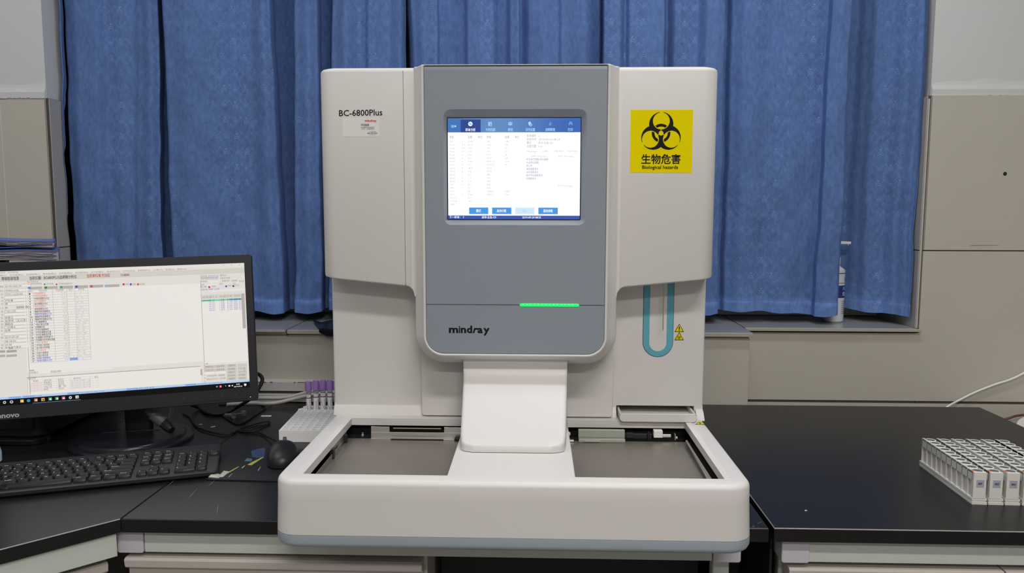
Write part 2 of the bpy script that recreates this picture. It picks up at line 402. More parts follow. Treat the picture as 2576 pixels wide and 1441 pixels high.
def curtain(name, label, ctrl, zb, seed, ztop=ZLIN-.004, uoff=0.):
    """ctrl: (pixel column at the top edge of the photo, pixel column at the hem, fold depth 0..1)"""
    rnd = random.Random(seed)
    C = [(at(a, 0, CY0+CYD*d).x, at(c, 790, CY0+CYD*d).x, d) for a, c, d in ctrl]
    zA, zB = at(1200, 0, 2.12).z, at(1200, 790, 2.12).z
    cols = []                                                   # (x top, x bottom, depth)
    for (a, c, d), (a2, c2, d2) in zip(C, C[1:]):
        n = max(4, int(abs(a2-a)/.004)+int(abs(d2-d)*8))
        for k in range(n):
            t = k/n; cols.append((a+(a2-a)*t, c+(c2-c)*t, d+(d2-d)*smoothstep(t)))
    cols.append(C[-1])
    NR = 70; zs = [ztop+(zb-ztop)*(i/NR) for i in range(NR)]+[zb]
    hem = zb+.033; zs += [hem+.0008, hem-.0008]; zs = sorted(set(zs), reverse=True)
    ph = [rnd.uniform(0, 6.28) for _ in range(8)]
    vs = []; uvs = []; rows = []
    for z in zs:
        t = (z-zA)/(zB-zA); row = []
        for i, (xt, xb, d) in enumerate(cols):
            x = xt+(xb-xt)*t
            if t < 0: x = xt+(xb-xt)*t*.6
            amp = .5+.5*smoothstep((t+.3)/1.2)
            y = CY0+CYD*max(-.12, min(1.02, d))
            y += amp*(.0035*math.sin(9*z+x*7+ph[0])+.0022*math.sin(23*z-x*31+ph[1])+.0016*math.sin(41*z+x*55+ph[2])+.0010*math.sin(73*z-x*120+ph[5]))
            x += amp*(.0016*math.sin(13*z+ph[3]+x*3)+.0008*math.sin(37*z+ph[4]))
            if z < hem: y -= .0022
            x = max(XL+.0128, min(XR-.0125, x))
            zz = z
            if z < hem+.02: zz = z+.004*math.sin(x*17+ph[6])*(1 if z < hem-.01 else .4)+.002*math.sin(x*61+ph[7])
            row.append((x, y, zz))
        rows.append(row)
    mid = rows[len(rows)//2]; us = [uoff]
    for p, q in zip(mid, mid[1:]): us.append(us[-1]+math.hypot(q[0]-p[0], q[1]-p[1]))
    b = MB(mat=M_curt); b.rings(rows, closed=False, cap0=False, cap1=False)
    b.f = [list(reversed(f)) for f in b.f]
    o = build(b, name, smooth=0)
    for p in o.data.polygons: p.use_smooth = True
    uvl = o.data.uv_layers.new(name='UVMap'); n = len(cols)
    for lp in o.data.loops:
        i = lp.vertex_index; uvl.data[lp.index].uv = (us[i % n], rows[i//n][i % n][2])
    # origin at the hem
    c = Vector((sum(p[0] for p in rows[-1])/n, CY0, zb))
    for vv in o.data.vertices: vv.co -= c
    o.location = c
    return tag(o, label, 'curtain')
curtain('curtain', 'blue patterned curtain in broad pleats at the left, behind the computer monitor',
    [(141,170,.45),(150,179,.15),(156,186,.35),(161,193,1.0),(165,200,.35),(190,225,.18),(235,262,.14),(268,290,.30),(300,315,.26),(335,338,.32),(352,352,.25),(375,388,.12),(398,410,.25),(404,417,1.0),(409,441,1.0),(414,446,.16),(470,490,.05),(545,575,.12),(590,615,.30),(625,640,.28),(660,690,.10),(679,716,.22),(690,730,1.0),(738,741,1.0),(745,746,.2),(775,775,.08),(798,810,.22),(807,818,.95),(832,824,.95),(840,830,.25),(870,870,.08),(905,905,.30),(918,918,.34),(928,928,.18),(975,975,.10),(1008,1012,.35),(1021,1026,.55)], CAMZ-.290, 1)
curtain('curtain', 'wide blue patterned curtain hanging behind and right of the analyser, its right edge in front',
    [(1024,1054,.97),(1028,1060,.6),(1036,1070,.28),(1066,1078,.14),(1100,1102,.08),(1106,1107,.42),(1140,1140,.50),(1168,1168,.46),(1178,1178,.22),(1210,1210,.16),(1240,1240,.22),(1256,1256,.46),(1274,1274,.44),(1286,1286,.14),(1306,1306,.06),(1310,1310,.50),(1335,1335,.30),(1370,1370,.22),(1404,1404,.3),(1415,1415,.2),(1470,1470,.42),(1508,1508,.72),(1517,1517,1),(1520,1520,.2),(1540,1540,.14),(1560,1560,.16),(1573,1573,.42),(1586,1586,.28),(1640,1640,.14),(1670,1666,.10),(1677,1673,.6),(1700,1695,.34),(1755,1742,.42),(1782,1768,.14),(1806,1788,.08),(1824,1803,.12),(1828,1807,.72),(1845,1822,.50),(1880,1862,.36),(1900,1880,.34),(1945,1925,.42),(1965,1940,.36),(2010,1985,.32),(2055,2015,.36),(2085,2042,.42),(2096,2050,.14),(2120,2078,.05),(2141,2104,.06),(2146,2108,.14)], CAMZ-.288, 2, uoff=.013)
curtain('curtain', 'narrow blue curtain set back at the right, beside the tiled corner',
    [(2122,2080,1.02),(2160,2112,1.02),(2185,2145,.80),(2210,2172,.58),(2250,2210,.50),(2290,2242,.26),(2325,2268,.06),(2340,2278,-.02),(2349,2285,-.10)], CAMZ-.286, 3, uoff=.007)

# dark crumpled sheet added over the ledge to stand for the shadow there
b = MB(mat=M_shade); pts = []
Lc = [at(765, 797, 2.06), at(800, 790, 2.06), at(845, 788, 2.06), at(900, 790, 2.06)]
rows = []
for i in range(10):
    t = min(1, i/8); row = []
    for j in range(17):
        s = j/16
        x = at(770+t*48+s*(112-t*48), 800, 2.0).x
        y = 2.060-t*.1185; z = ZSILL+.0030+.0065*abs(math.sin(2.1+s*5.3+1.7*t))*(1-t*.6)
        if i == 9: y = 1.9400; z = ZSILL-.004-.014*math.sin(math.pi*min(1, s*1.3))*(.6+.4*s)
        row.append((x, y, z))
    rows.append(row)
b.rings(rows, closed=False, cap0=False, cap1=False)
tag(build(b, 'shade_sheet', smooth=60, base=True, solid=.0012), 'crumpled dark plastic film draped over the ledge beside the analyser', 'film')

# ------------------------------------------------------------------ benches
def bench_top(b, poly, th=.0225, pale=()):
    """black slab; the worn arris along the edges is a pale line"""
    n = len(poly); c = sum((Vector(p) for p in poly), Vector((0, 0)))/n
    ins = []
    for i in range(n):
        p0, p1, p2 = Vector(poly[i-1]), Vector(poly[i]), Vector(poly[(i+1) % n])
        d1 = (p1-p0).normalized(); d2 = (p2-p1).normalized()
        n1 = Vector((-d1.y, d1.x)); n2 = Vector((-d2.y, d2.x)); k = (n1+n2)/(1+n1.dot(n2)); ins.append(p1+k*.0012)
    P = [Vector(p) for p in poly]
    b.use(M_bench)
    b.rings([[(p.x, p.y, TOP-th) for p in P], [(p.x, p.y, TOP-.0014) for p in P]], True, True, False)
    for i in range(n):
        j = (i+1) % n
        b.use(M_edge if i in pale else M_bench).quad((P[i].x, P[i].y, TOP-.0014), (P[j].x, P[j].y, TOP-.0014), (ins[j].x, ins[j].y, TOP), (ins[i].x, ins[i].y, TOP))
    b.use(M_bench).poly([(p.x, p.y, TOP) for p in ins])
SX = -.6669; FY = 1.1744; BX = 1.94
def joint(par, c, rz=0.):
    b = MB(mat=M_joint); b.prism(rrect(-.022, .022, -.0405, 0, .0045), 'y', -.012, .034)
    o = build(b, 'corner_joint', None, bevel=.002, smooth=40)
    o.location = c; o.rotation_euler = (0, 0, rz); o.parent = par; o.matrix_parent_inverse = wm(par).inverted()
    return o
def leg(par, x, y, z0=.004, z1=TOP-.066, hw=.0135, rz=0.):
    b = MB(mat=M_rail); b.prism(rrect(-hw, hw, -hw, hw, .003, 3), 'z', z0+.012, z1)
    o = build(b, 'leg', None, smooth=40); o.location = (x, y, 0); o.rotation_euler = (0, 0, rz); o.parent = par; o.matrix_parent_inverse = wm(par).inverted()
    f = MB(mat=M_blk); f.lathe([(.016, 0), (.016, .01), (.009, .014), (.009, z0+.014)], (0, 0, 0), 16)
    fo = build(f, 'foot', o, smooth=40, local=True)
    return o
# middle bench under the analyser
main = thing('lab_bench', 'black topped lab bench carrying the analyser, between two other benches', 'bench', (-.15, 1.55, 0))
b = MB(); bench_top(b, [(SX+.0008, FY), (.3662, FY), (.3662, 1.94), (SX+.0008, 1.94)], pale=(1,)); build(b, 'worktop', main, smooth=0)
def rail_profile():  # y, z
    return [(-.012, -.0395), (-.0125, -.030), (-.0115, -.010), (-.012, -.002), (-.009, 0), (.020, 0), (.020, -.0395)]
b = MB(mat=M_rail); b.rings([[(x, 1.203+p[0], TOP-.0235+p[1]+.0008) for p in rail_profile()] for x in (-.638, .283)]); build(b, 'front_rail', main, smooth=30)
b = MB(mat=M_rail); b.rings([[(x, 1.905+p[0]*.8, TOP-.0235+p[1]+.0008) for p in rail_profile()] for x in (-.638, .283)]); build(b, 'back_rail', main, smooth=30)
for x in (-.6615, .3065):
    b = MB(mat=M_rail); b.box(x-.012, x+.012, 1.236, 1.88, TOP-.064, TOP-.0235); build(b, 'side_rail', main, bevel=.002)
for x in (-.6615, .3065):
    joint(main, (x, 1.200, TOP-.0235)); leg(main, x, 1.238); leg(main, x, 1.90)
b = MB(mat=M_blk); b.box(-.165, .285, 1.30, 1.306, .05, TOP-.066); build(b, 'knee_shade_panel', main, smooth=0)  # added black panel, puts the shade of the knee space into colour
# right-hand bench
rb = thing('lab_bench', 'black topped lab bench at the right with the white sample racks on it', 'bench', (.75, 1.55, 0))
b = MB(); bench_top(b, [(.3755, FY+.002), (1.1205, FY+.002), (1.1205, BX), (.3755, BX)], pale=(0, 3)); build(b, 'worktop', rb, smooth=0)
for nm, y, k in (('front_rail', 1.205, 1), ('back_rail', 1.905, .8)):
    b = MB(mat=M_rail); b.rings([[(x, y+p[0]*k, TOP-.0235+p[1]+.0008) for p in rail_profile()] for x in (.4365, 1.07)]); build(b, nm, rb, smooth=30)
for x in (.4150, 1.092):
    b = MB(mat=M_rail); b.box(x-.012, x+.012, 1.238, 1.88, TOP-.064, TOP-.0235); build(b, 'side_rail', rb, bevel=.002)
    joint(rb, (x, 1.202, TOP-.0235)); leg(rb, x, 1.244); leg(rb, x, 1.90)
b = MB(mat=M_blk); b.box(.384, .388, 1.222, 1.89, .05, TOP-.0235); b.box(.330, .384, 1.40, 1.404, .05, TOP-.03); build(b, 'gap_shade_panel', rb, smooth=0)  # black panels added to stand for deep shade between the benches
# corner bench on the left, its front edge running at 45 degrees
cb = thing('lab_bench', 'black topped corner bench at the left carrying keyboard and monitor, slanted front edge', 'bench', (-1.25, 1.5, 0))
b = MB(); bench_top(b, [(SX-.0008, FY+.001), (SX-.0008, 1.94), (-1.94, 1.94), (-1.94, .43), (-1.44, .402)], pale=(4,)); build(b, 'worktop', cb, smooth=0)
d45 = Vector((-.7071, -.7071)); n45 = Vector((.7071, -.7071))         # along the edge to the left, outward normal
def c45(s, off): q = Vector((SX, FY))+d45*s-n45*off; return q
b = MB(mat=M_rail)
b.rings([[(*(c45(s, .0175+p[0])), TOP-.0235+p[1]+.0008) for p in rail_profile()] for s in (.006, 1.0)]); build(b, 'front_rail', cb, smooth=30, recalc=True)
for s in (.62,): 
    q = c45(s, .03); leg(cb, q.x, q.y, rz=R(45))
leg(cb, -.72, 1.88); leg(cb, -1.88, 1.88); leg(cb, -1.88, .50)
b = MB(mat=M_rail); b.box(-1.90, -.70, 1.885, 1.915, TOP-.063, TOP-.0235); build(b, 'back_rail', cb, bevel=.002)
# cupboards slid under the benches
def cabinet(name, label, x0, x1, y0, y1, ztop, nd, il=0., ir=0.):
    """carcass + drawers with a lip pull along their upper edge, built square then turned"""
    root = thing(name, label, 'cabinet', ((x0+x1)/2, (y0+y1)/2, 0))
    b = MB(mat=M_cab); t = .018; F0, F1 = x0, x1; x0 += il; x1 -= ir
    b.box(x0, x0+t, y0+.02, y1, .06, ztop); b.box(x1-t, x1, y0+.02, y1, .06, ztop); b.box(x0+t, x1-t, y1-t, y1, .06, ztop)
    b.box(x0+t, x1-t, y0+.02, y1-t, .06, .06+t); b.box(x0+t, x1-t, y0+.022, y1-t, ztop-.012, ztop)
    b.box(x0+t, x1-t, y0+.025, y1-t, ztop-.20, ztop-.19)
    b.use(M_blk).box(x0+.03, x1-.03, y0+.06, y1-.03, 0, .06); build(b, 'body', root, bevel=.001)
    x0, x1 = F0, F1; wd = (x1-x0-.006)/nd
    for i in range(nd):
        a = x0+.003+wd*i+.0015; c = a+wd-.003
        f = MB(mat=M_cab); f.box(a, c, y0+.002, y0+.02, ztop-.185, ztop-.023); dr = build(f, 'drawer', root, bevel=.002)
        hh = MB(mat=M_cab); hh.prism([(y0-.010, ztop-.018), (y0-.012, ztop-.006), (y0-.008, ztop-.003), (y0+.02, ztop-.003), (y0+.02, ztop-.0215), (y0-.006, ztop-.0215)], 'x', a, c); build(hh, 'pull_lip', dr, bevel=.001)
        f = MB(mat=M_cab); f.box(a, c, y0+.002, y0+.02, .075, ztop-.195); build(f, 'door', root, bevel=.002)
    return root
cabinet('base_cabinet', 'cream base cabinet under the middle bench, left of the open knee space', -.676, -.178, 1.197, 1.82, TOP-.0685, 1, .046)
cabinet('base_cabinet', 'cream base cabinet under the right-hand bench', .402, 1.09, 1.203, 1.82, TOP-.0705, 2, .046, .046)
c2 = cabinet('base_cabinet', 'cream base cabinet under the slanted corner bench at the left', -.25, .25, -.30, .24, TOP-.071, 1)
q = c45(.262, .300); c2.location = (q.x, q.y, 0); c2.rotation_euler = (0, 0, R(45))

# ------------------------------------------------------------------ the analyser
AX = -.0347
O = (AX, 0, CAMZ)
an = thing('blood_analyser', 'large off-white and blue-grey blood analyser with a lit touchscreen on its front', 'analyser', (AX, 1.47, TOP))
HW, TW = .348, .345
YF, YB, YH = 1.0617, 1.4215, 1.358
ZD, ZBAND, ZBOT = -.3904, -.4716, -.4895
YBK = 1.875
# lower body column
SLX0, SLX1, SLZ0, SLZ1 = .186, .331, ZD+.002, -.3695
b = MB(O, M_case)
b.prism(rrect(-HW, HW, YB, YBK, .005, 3), 'z', SLZ1, -.1305)
b.prism(rrect(-HW+.012, HW-.012, YB+.0002, YBK-.01, .005, 3), 'z', -.1303, -.10)
b.prism([(-HW+.001, YB), (SLX0, YB), (SLX0, YBK), (-HW+.001, YBK)], 'z', ZD-.004, SLZ1)
b.prism([(SLX1, YB), (HW-.001, YB), (HW-.001, YBK), (SLX1, YBK)], 'z', ZD-.004, SLZ1)
b.use(M_dark).box(SLX0, SLX1, YB+.10, YB+.105, ZD, SLZ1)
build(b, 'lower_body', an, smooth=35)
# side cheeks that flare into the deck
b = MB(O, M_case)
b.prism([(YB+.001, -.3745), (YB-.010, -.3800), (YB-.022, ZD-.002), (YB+.004, ZD-.002)], 'x', .3325, HW-.0005)
b.prism([(YB+.001, -.372), (YB-.006, -.380), (YB-.010, ZD-.002), (YB+.004, ZD-.002)], 'x', -HW+.0005, SLX0)
build(b, 'deck_flare', an, bevel=.0015)
# upper hood, its bottom edge falling towards the middle
def zb(x):
    a = abs(x) if x < 0 else x+.0055
    if a < .1822: return -.160
    if a < .200:
        r = .0235; t = min(1, (.200-a)/.0178)
        return -.1398-r*(1-math.sqrt(max(0, 1-t*t)))
    return -.1398+(a-.2)/(.348-.2)*(-.1255+.1398)
xsn = [-.205+.0228*math.sin(R(90)*i/14) for i in range(15)]
rc = .026; plan = []
plan.append((-HW, YBK-.004)); plan.append((-HW, 1.60)); plan.append((-HW, 1.42))
for k in range(11):
    a = R(180+90*k/10); plan.append((-HW+rc+rc*math.cos(a), YH+rc+rc*math.sin(a)*1.0))
fx = [-.30+.095*i/6 for i in range(7)]+xsn+[-.1821, -.15]
plan += [(x, YH) for x in fx]; half = plan[:]
plan = half+[(-x-(.0055 if .15 < -x < .21 and y == YH else 0), y) for x, y in reversed(half)]
def hoodring(z, ins=0., bottom=None, dz=0.):
    out = []
    for x, y in plan:
        # inset towards the inside of the plan
        sx = x*(1-ins/HW); sy = y+ins*(1 if y < 1.45 else -.2)
        out.append((sx, sy, (zb(x)+dz) if z is None else z))
    return out
b = MB(O, M_case); zt = .2405
lowcorner = []
rs = [hoodring(None, .004, dz=.0), hoodring(None, .001, dz=.0015), hoodring(None, 0, dz=.005)]
rs += [hoodring(zt-.008), hoodring(zt-.0045, .0008), hoodring(zt-.0018, .003), hoodring(zt, .0075)]
b.rings(rs, True, False, True)
# underside
n = len(plan); und = [Vector(p) for p in hoodring(None, .004)]
b.rings([und, [Vector((p.x*.97, max(p.y+.012, YB-.045) if p.y < 1.45 else p.y, p.z-.0035)) for p in und], [Vector((p.x*.95, 1.46 if p.y < 1.46 else p.y, p.z-.0035)) for p in und]], True, False, False)
build(b, 'upper_hood', an, smooth=32, recalc=False)
b = MB(O, M_seam); b.box(-.1981, -.1975, YH-.00015, YH+.001, -.1396, zt-.006); build(b, 'panel_seam', an, smooth=0)

# protruding centre tower: white frame around the blue-grey door
def towring(off, y, top, r0=.030, zoff=None):
    zo = off if zoff is None else zoff
    return [(x, y, z) for x, z in rrect(-.1565-off, .1525+off, -.2545-zo*.95, top, (r0+off, r0+off, .003, .003), 10)]
b = MB(O, M_case); TY = 1.3235
b.rings([towring(-.004, TY+.006, .2365), towring(0, TY+.0045, .2375), towring(.0012, TY+.0008, .2375), towring(.0025, TY, .2380), towring(.0045, TY+.0006, .2385), towring(.0062, TY+.0035, .2392),
         towring(.0175, TY+.030, .2404), towring(.0225, TY+.034, .2408), towring(.0250, TY+.040, .2408), towring(.0256, YB+.004, .2408)], True, False, False)
build(b, 'tower_frame', an, smooth=40)
# blue-grey door with the bevelled display recess
S0X, S1X, S0Z, S1Z = -.1178, .1087, -.0207, .1508                       # lit area
cx, cz = (S0X+S1X)/2, (S0Z+S1Z)/2
def sample(outline, angs):
    out = []
    n = len(outline)
    for a in angs:
        d = (math.cos(a), math.sin(a)); best = None
        for i in range(n):
            x1, z1 = outline[i][0]-cx, outline[i][1]-cz; x2, z2 = outline[(i+1) % n][0]-cx, outline[(i+1) % n][1]-cz
            ex, ez = x2-x1, z2-z1; den = d[0]*ez-d[1]*ex
            if abs(den) < 1e-12: continue
            t = (x1*ez-z1*ex)/den; s = (x1*d[1]-z1*d[0])/den
            if t > 0 and -1e-6 <= s <= 1+1e-6 and (best is None or t < best): best = t
        out.append((cx+d[0]*best, cz+d[1]*best))
    return out
o1 = rrect(-.1562, .1522, -.2542, .2345, (.0295, .0295, .002, .002), 8)
o2 = rrect(-.1247, .1190, -.0305, .1647, .013, 6)
o3 = rrect(S0X-.0015, S1X+.0015, S0Z-.0015, S1Z+.0015, .002, 3)
angs = sorted({round(math.atan2(z-cz, x-cx), 6) for o_ in (o1, o2, o3) for x, z in o_} | {round(-math.pi+2*math.pi*i/60, 6) for i in range(60)} | {round(math.atan2(.2310-cz, xx-cx), 6) for xx in (-.1562, .1522)})
s1, s2, s3 = sample(o1, angs), sample(o2, angs), sample(o3, angs)
def ring(sm, y, dz=0): return [(x, y, z+dz) for x, z in sm]
def top_in(sm, k): return [(x, min(z, .2345-k)) for x, z in sm]
PY = TY+.0012
b = MB(O, M_gray)
def up_to(sm, y, zt_): return [(x, y, (zt_ if z > .2312 else z)) for x, z in sm]
b.rings([up_to(s1, PY+.030, .2402), up_to(s1, PY+.016, .2398), up_to(s1, PY+.006, .2384), up_to(s1, PY+.0015, .2355), up_to(s1, PY, .2315), [(cx+(x-cx)*.985, PY, cz+(min(z, .2315)-cz)*.985) for x, z in s1], [(cx+(x-cx)*1.012, PY, cz+(z-cz)*1.012) for x, z in s2], ring(s2, PY), ring([(cx+(x-cx)*.992, cz+(z-cz)*.990) for x, z in s2], PY+.0008), ring(s3, PY+.0085), ring(s3, PY+.0105)], True, False, False)
build(b, 'front_door', an, smooth=28)
b = MB(O, M_seam); b.box(-.1560, .1520, PY-.00012, PY+.001, -.1690, -.1678); build(b, 'door_split', an, smooth=0)
# lettering
M_ink = mat('near_black_ink', (.013, .012, .016), .55, spec=.12, var=.02)
ux, uz = Vector((1, 0, 0)), Vector((0, 0, 1))
b = MB(O, M_ink)
x = -.1172
for ch, wdt in (('m', .0163), ('i', .0024), ('n', .0094), ('d', .0096), ('r', .0072), ('a', .0092), ('y', .0112)):
    sh = Vector((.30, 0, 1)) if ch == 'r' else uz
    b.text(ch, (x, PY-.0003, -.2178), ux, sh, width=wdt, height=.0128, bold=.036)
    x += wdt+.0010
build(b, 'maker_logo', an, smooth=0)
b = MB(O, M_ink); b.text('BC-6800Plus', (-.3108, YH-.0003, .1575), ux+Vector((0, 0, .018)), uz, width=.0760, height=.0108, bold=.012); build(b, 'model_lettering', an, smooth=0)
# status light
b = MB(O, mat('green_status_light', '20e060', .3, var=0, emit='10f058', estr=1.15)); b.prism(rrect(.0062, .1088, -.1709, -.1660, .0024, 5), 'y', PY-.0016, PY+.002)
lit = build(b, 'status_light', an, bevel=.0006)
M_led = mat('led_dot', 'd8ffe0', .3, var=0, emit='a8ffc0', estr=1.3); b = MB(O, M_led)
for i in range(14): b.box(.0115+i*.0066, .0125+i*.0066, PY-.0020, PY-.0015, -.1677, -.1669)
build(b, 'led_dots', lit, smooth=0)
# touchscreen: one display face with everything shown on it
SY = PY+.0082
b = MB(O, mat('display_black_edge', '08080c', .3)); b.box(S0X-.003, S1X+.003, SY+.0006, SY+.006, S0Z-.003, S1Z+.003)
E_w = emi('ffffff', 1.06); E_hd = emi('4468b4', 1.0); E_hl = emi('6086c4', 1.0); E_hs = emi('2f4790', 1.0); E_tx = emi('8f97a8', 1.0); E_tg = emi('9fc4bc', 1.0)
E_lb = emi('a8dcff', 1.0); E_lbb = emi('7db4f0', 1.1); E_btn = emi('4a9ae6', 1.0); E_btd = emi('cfeaff', 1.0); E_btdt = emi('a8c4f0', 1.1); E_ft = emi('3e58ae', 1.0); E_lav = emi('8a92b4', 1.0); E_dim = emi('6c9ad8', 1.0)
def T1(px, py): # place on the display from its own 0..1506 x 0..1147 layout
    return ((px-120)/1506*(S1X-S0X)+S0X, S1Z-(py-165)/1147*(S1Z-S0Z))
def srect(m, x0, y0, x1, y1, lay):
    (a, c), (d, e) = T1(x0, y1), T1(x1, y0); y = SY-.0002*lay
    b.use(m).quad((a, y, c), (d, y, c), (d, y, e), (a, y, e))
def st(m, body, x0, yb, x1, h, bold=0., lay=3):
    (a, c), (d, e) = T1(x0, yb), T1(x1, yb-h)
    b.use(m).text(body, (a, SY-.0002*lay, c), ux, uz, width=d-a, height=e-c, bold=bold)
srect(E_w, 120, 325, 1626, 1270, 1)
nseg = 40
for i in range(nseg):
    t = abs((i+.5)/nseg-.36)/.62; c0 = (0x66, 0x8c, 0xc4); c1 = (0x3c, 0x66, 0xb6)
    hx = ''.join('%02x' % int(p+(q-p)*smoothstep(t)) for p, q in zip(c0, c1))
    srect(emi(hx), 120+1506*i/nseg, 165, 120+1506*(i+1)/nseg+.5, 325, 1)
srect(E_hs, 268, 180, 494, 325, 2); srect(emi('4474b8'), 120, 172, 268, 325, 2); srect(E_ft, 120, 1270, 1626, 1312, 1)
for body, x0, x1, mm in (('样本分析', 322, 436, E_w), ('列表回顾', 552, 660, E_lb), ('质控', 804, 860, E_lb), ('试剂设置', 1004, 1112, E_lb), ('加稀释液', 1228, 1338, E_lb), ('打印', 1482, 1538, E_lb)):
    st(mm, body, x0, 310, x1, 28, .012)
def disc(m, px, py, r, lay, k=20, r0=0.):
    (cx_, cz_) = T1(px, py); rr = r/1506*(S1X-S0X); y = SY-.0002*lay
    P = [(cx_+rr*math.cos(2*math.pi*i/k), y, cz_+rr*math.sin(2*math.pi*i/k)) for i in range(k)]
    b.use(m)
    if r0: 
        q = r0/r; b.rings([P, [(cx_+(p[0]-cx_)*q, y, cz_+(p[2]-cz_)*q) for p in P]], True, False, False)
    else: b.poly(P)
disc(E_w, 378, 230, 26, 3, 8); srect(emi('58b0d8'), 362, 218, 394, 242, 4); srect(E_w, 366, 226, 376, 238, 5); srect(E_w, 382, 220, 390, 232, 5)
srect(E_lb, 582, 208, 622, 252, 3); srect(E_hl, 588, 216, 616, 220, 4); srect(E_hl, 588, 226, 616, 230, 4); disc(E_hl, 610, 242, 17, 4); disc(E_lb, 610, 242, 14, 5, 20, 8)
srect(E_lb, 826, 206, 834, 246, 3); srect(E_lb, 806, 212, 856, 217, 3); srect(E_lb, 818, 243, 842, 248, 3); disc(E_lb, 816, 232, 14, 3, 3); disc(E_lb, 846, 232, 14, 3, 3)
disc(E_lb, 1050, 222, 16, 3); srect(E_lb, 1040, 210, 1058, 246, 3); disc(E_lb, 1064, 242, 15, 4, 16, 7)
disc(E_dim, 1282, 236, 14, 3); srect(E_dim, 1276, 210, 1288, 232, 3); srect(E_dim, 1294, 224, 1308, 230, 3)
srect(E_dim, 1490, 222, 1536, 246, 3); srect(E_dim, 1498, 206, 1528, 222, 4); srect(E_hd, 1500, 236, 1526, 250, 5)
for i in range(4): srect(E_lb, 160, 243+i*8, 192, 247+i*8, 3)
disc(E_lb, 206, 256, 11, 3)
for body, x0, x1 in (('参数', 138, 188), ('结果', 348, 398), ('单位', 464, 514), ('参数', 564, 614), ('结果', 770, 820), ('单位', 884, 932)): st(E_tx, body, x0, 392, x1, 26)
L1 = ['WBC', 'Neu#', 'Lym#', 'Mon#', 'Eos#', 'Bas#', 'IMG#', 'Neu%', 'Lym%', 'Mon%', 'Eos%', 'Bas%', 'IMG%', 'PLT', 'MPV', 'PDW', 'PCT', 'P-LCC', 'P-LCR', 'IPF']
V1 = ['25.48', '16.35', '7.66', '1.10', '0.02', '0.07', '0.58', '67.1', '28.4', '4.3', '0.1', '0.2', '2.3', '371', '8', '16', '0.302', '51', '14.0', '']
F1 = ['H', 'R H', 'R H', 'R H', 'R', 'R', 'R', 'R', 'R', 'R', 'R', 'R', 'R', 'H', '', '', 'H', '', '', '']
E_t2 = emi('b4bcc2', 1.0)
for i, (a, v_, f_) in enumerate(zip(L1, V1, F1)):
    y = 436+i*37.7
    st(E_t2, a, 138+i*.5, y, 138+i*.5+15*len(a), 19)
    if v_: st(E_t2, v_, 350, y, 350+11*len(v_), 19)
    if f_: st(E_t2, f_, 282, y, 282+12*len(f_), 18)
    if i < 10: st(emi('e2e6ea', 1.0), '10^9/L' if i < 7 else '%', 478, y, 478+(40 if i < 7 else 14), 15)
L2 = ['RBC', 'HGB', 'HCT', 'MCV', 'MCH', 'MCHC', 'RDW-CV', 'RDW-SD', 'RET#', 'RET%', 'IRF', 'LFR', 'MFR', 'HFR', 'RHE', 'NRBC#', 'NRBC%']
V2 = ['4.86', '138', '41.5', '87', '28', '329', '12.5', '39', '', '', '', '', '', '', '', '0.000', '0.00']
for i, (a, v_) in enumerate(zip(L2, V2)):
    y = 436+i*37.7; st(E_t2, a, 566, y, 566+14*len(a), 19)
    if v_: st(E_t2, v_, 772, y, 772+11*len(v_), 19)
for i, (a, v_, wv) in enumerate((('样本编号', '6', 12), ('检验时间', '2019-09-24 08:24', 240), ('模式', '自动-全血-CD', 164), ('试管位置', '1-6', 40))):
    y = 376+i*39; st(E_tx, a, 1020, y, 1020+26*len(a), 25); st(E_tx, v_, 1152, y, 1152+wv, 21)
for body, x0, x1, mm in (('Message', 1018, 1132, E_tg), ('DIFF', 1202, 1258, E_t2), ('ERP-RET', 1330, 1440, E_t2), ('ERP-RBC', 1484, 1598, E_t2)): st(mm, body, x0, 547, x1, 19)
st(E_t2, 'WBC Message', 1066, 603, 1242, 18); st(E_t2, 'RBC Message', 1378, 602, 1546, 18); st(E_t2, 'PLT Message', 1380, 937, 1536, 18)
for i, (a, wv) in enumerate((('异常淋巴细胞/原始细胞', 250), ('未成熟粒细胞', 140), ('核左移', 68), ('单核细胞增多', 138), ('淋巴细胞增多', 138), ('嗜中性粒细胞增多', 188), ('白细胞增多', 114))): st(E_lav, a, 1014, 641+i*36.2, 1014+wv, 22)
for body, x0, x1, mm, tm, a0, a1 in (('模式', 360, 580, E_btn, E_w, 440, 496), ('启动计数', 624, 845, E_btn, E_w, 678, 786), ('停止', 889, 1110, E_btd, E_btdt, 975, 1020), ('其他参数', 1154, 1376, E_btn, E_w, 1210, 1318)):
    srect(mm, x0, 1178, x1, 1253, 2); st(tm, body, a0, 1230, a1, 28, .012)
for body, x0, x1 in (('下一样本：', 132, 258), ('7', 288, 302), ('自动-全血-CD', 508, 672), ('2019-09-24 08:35', 970, 1184)): st(E_w, body, x0, 1301, x1, 23, .01)
build(b, 'touchscreen', an, smooth=0)

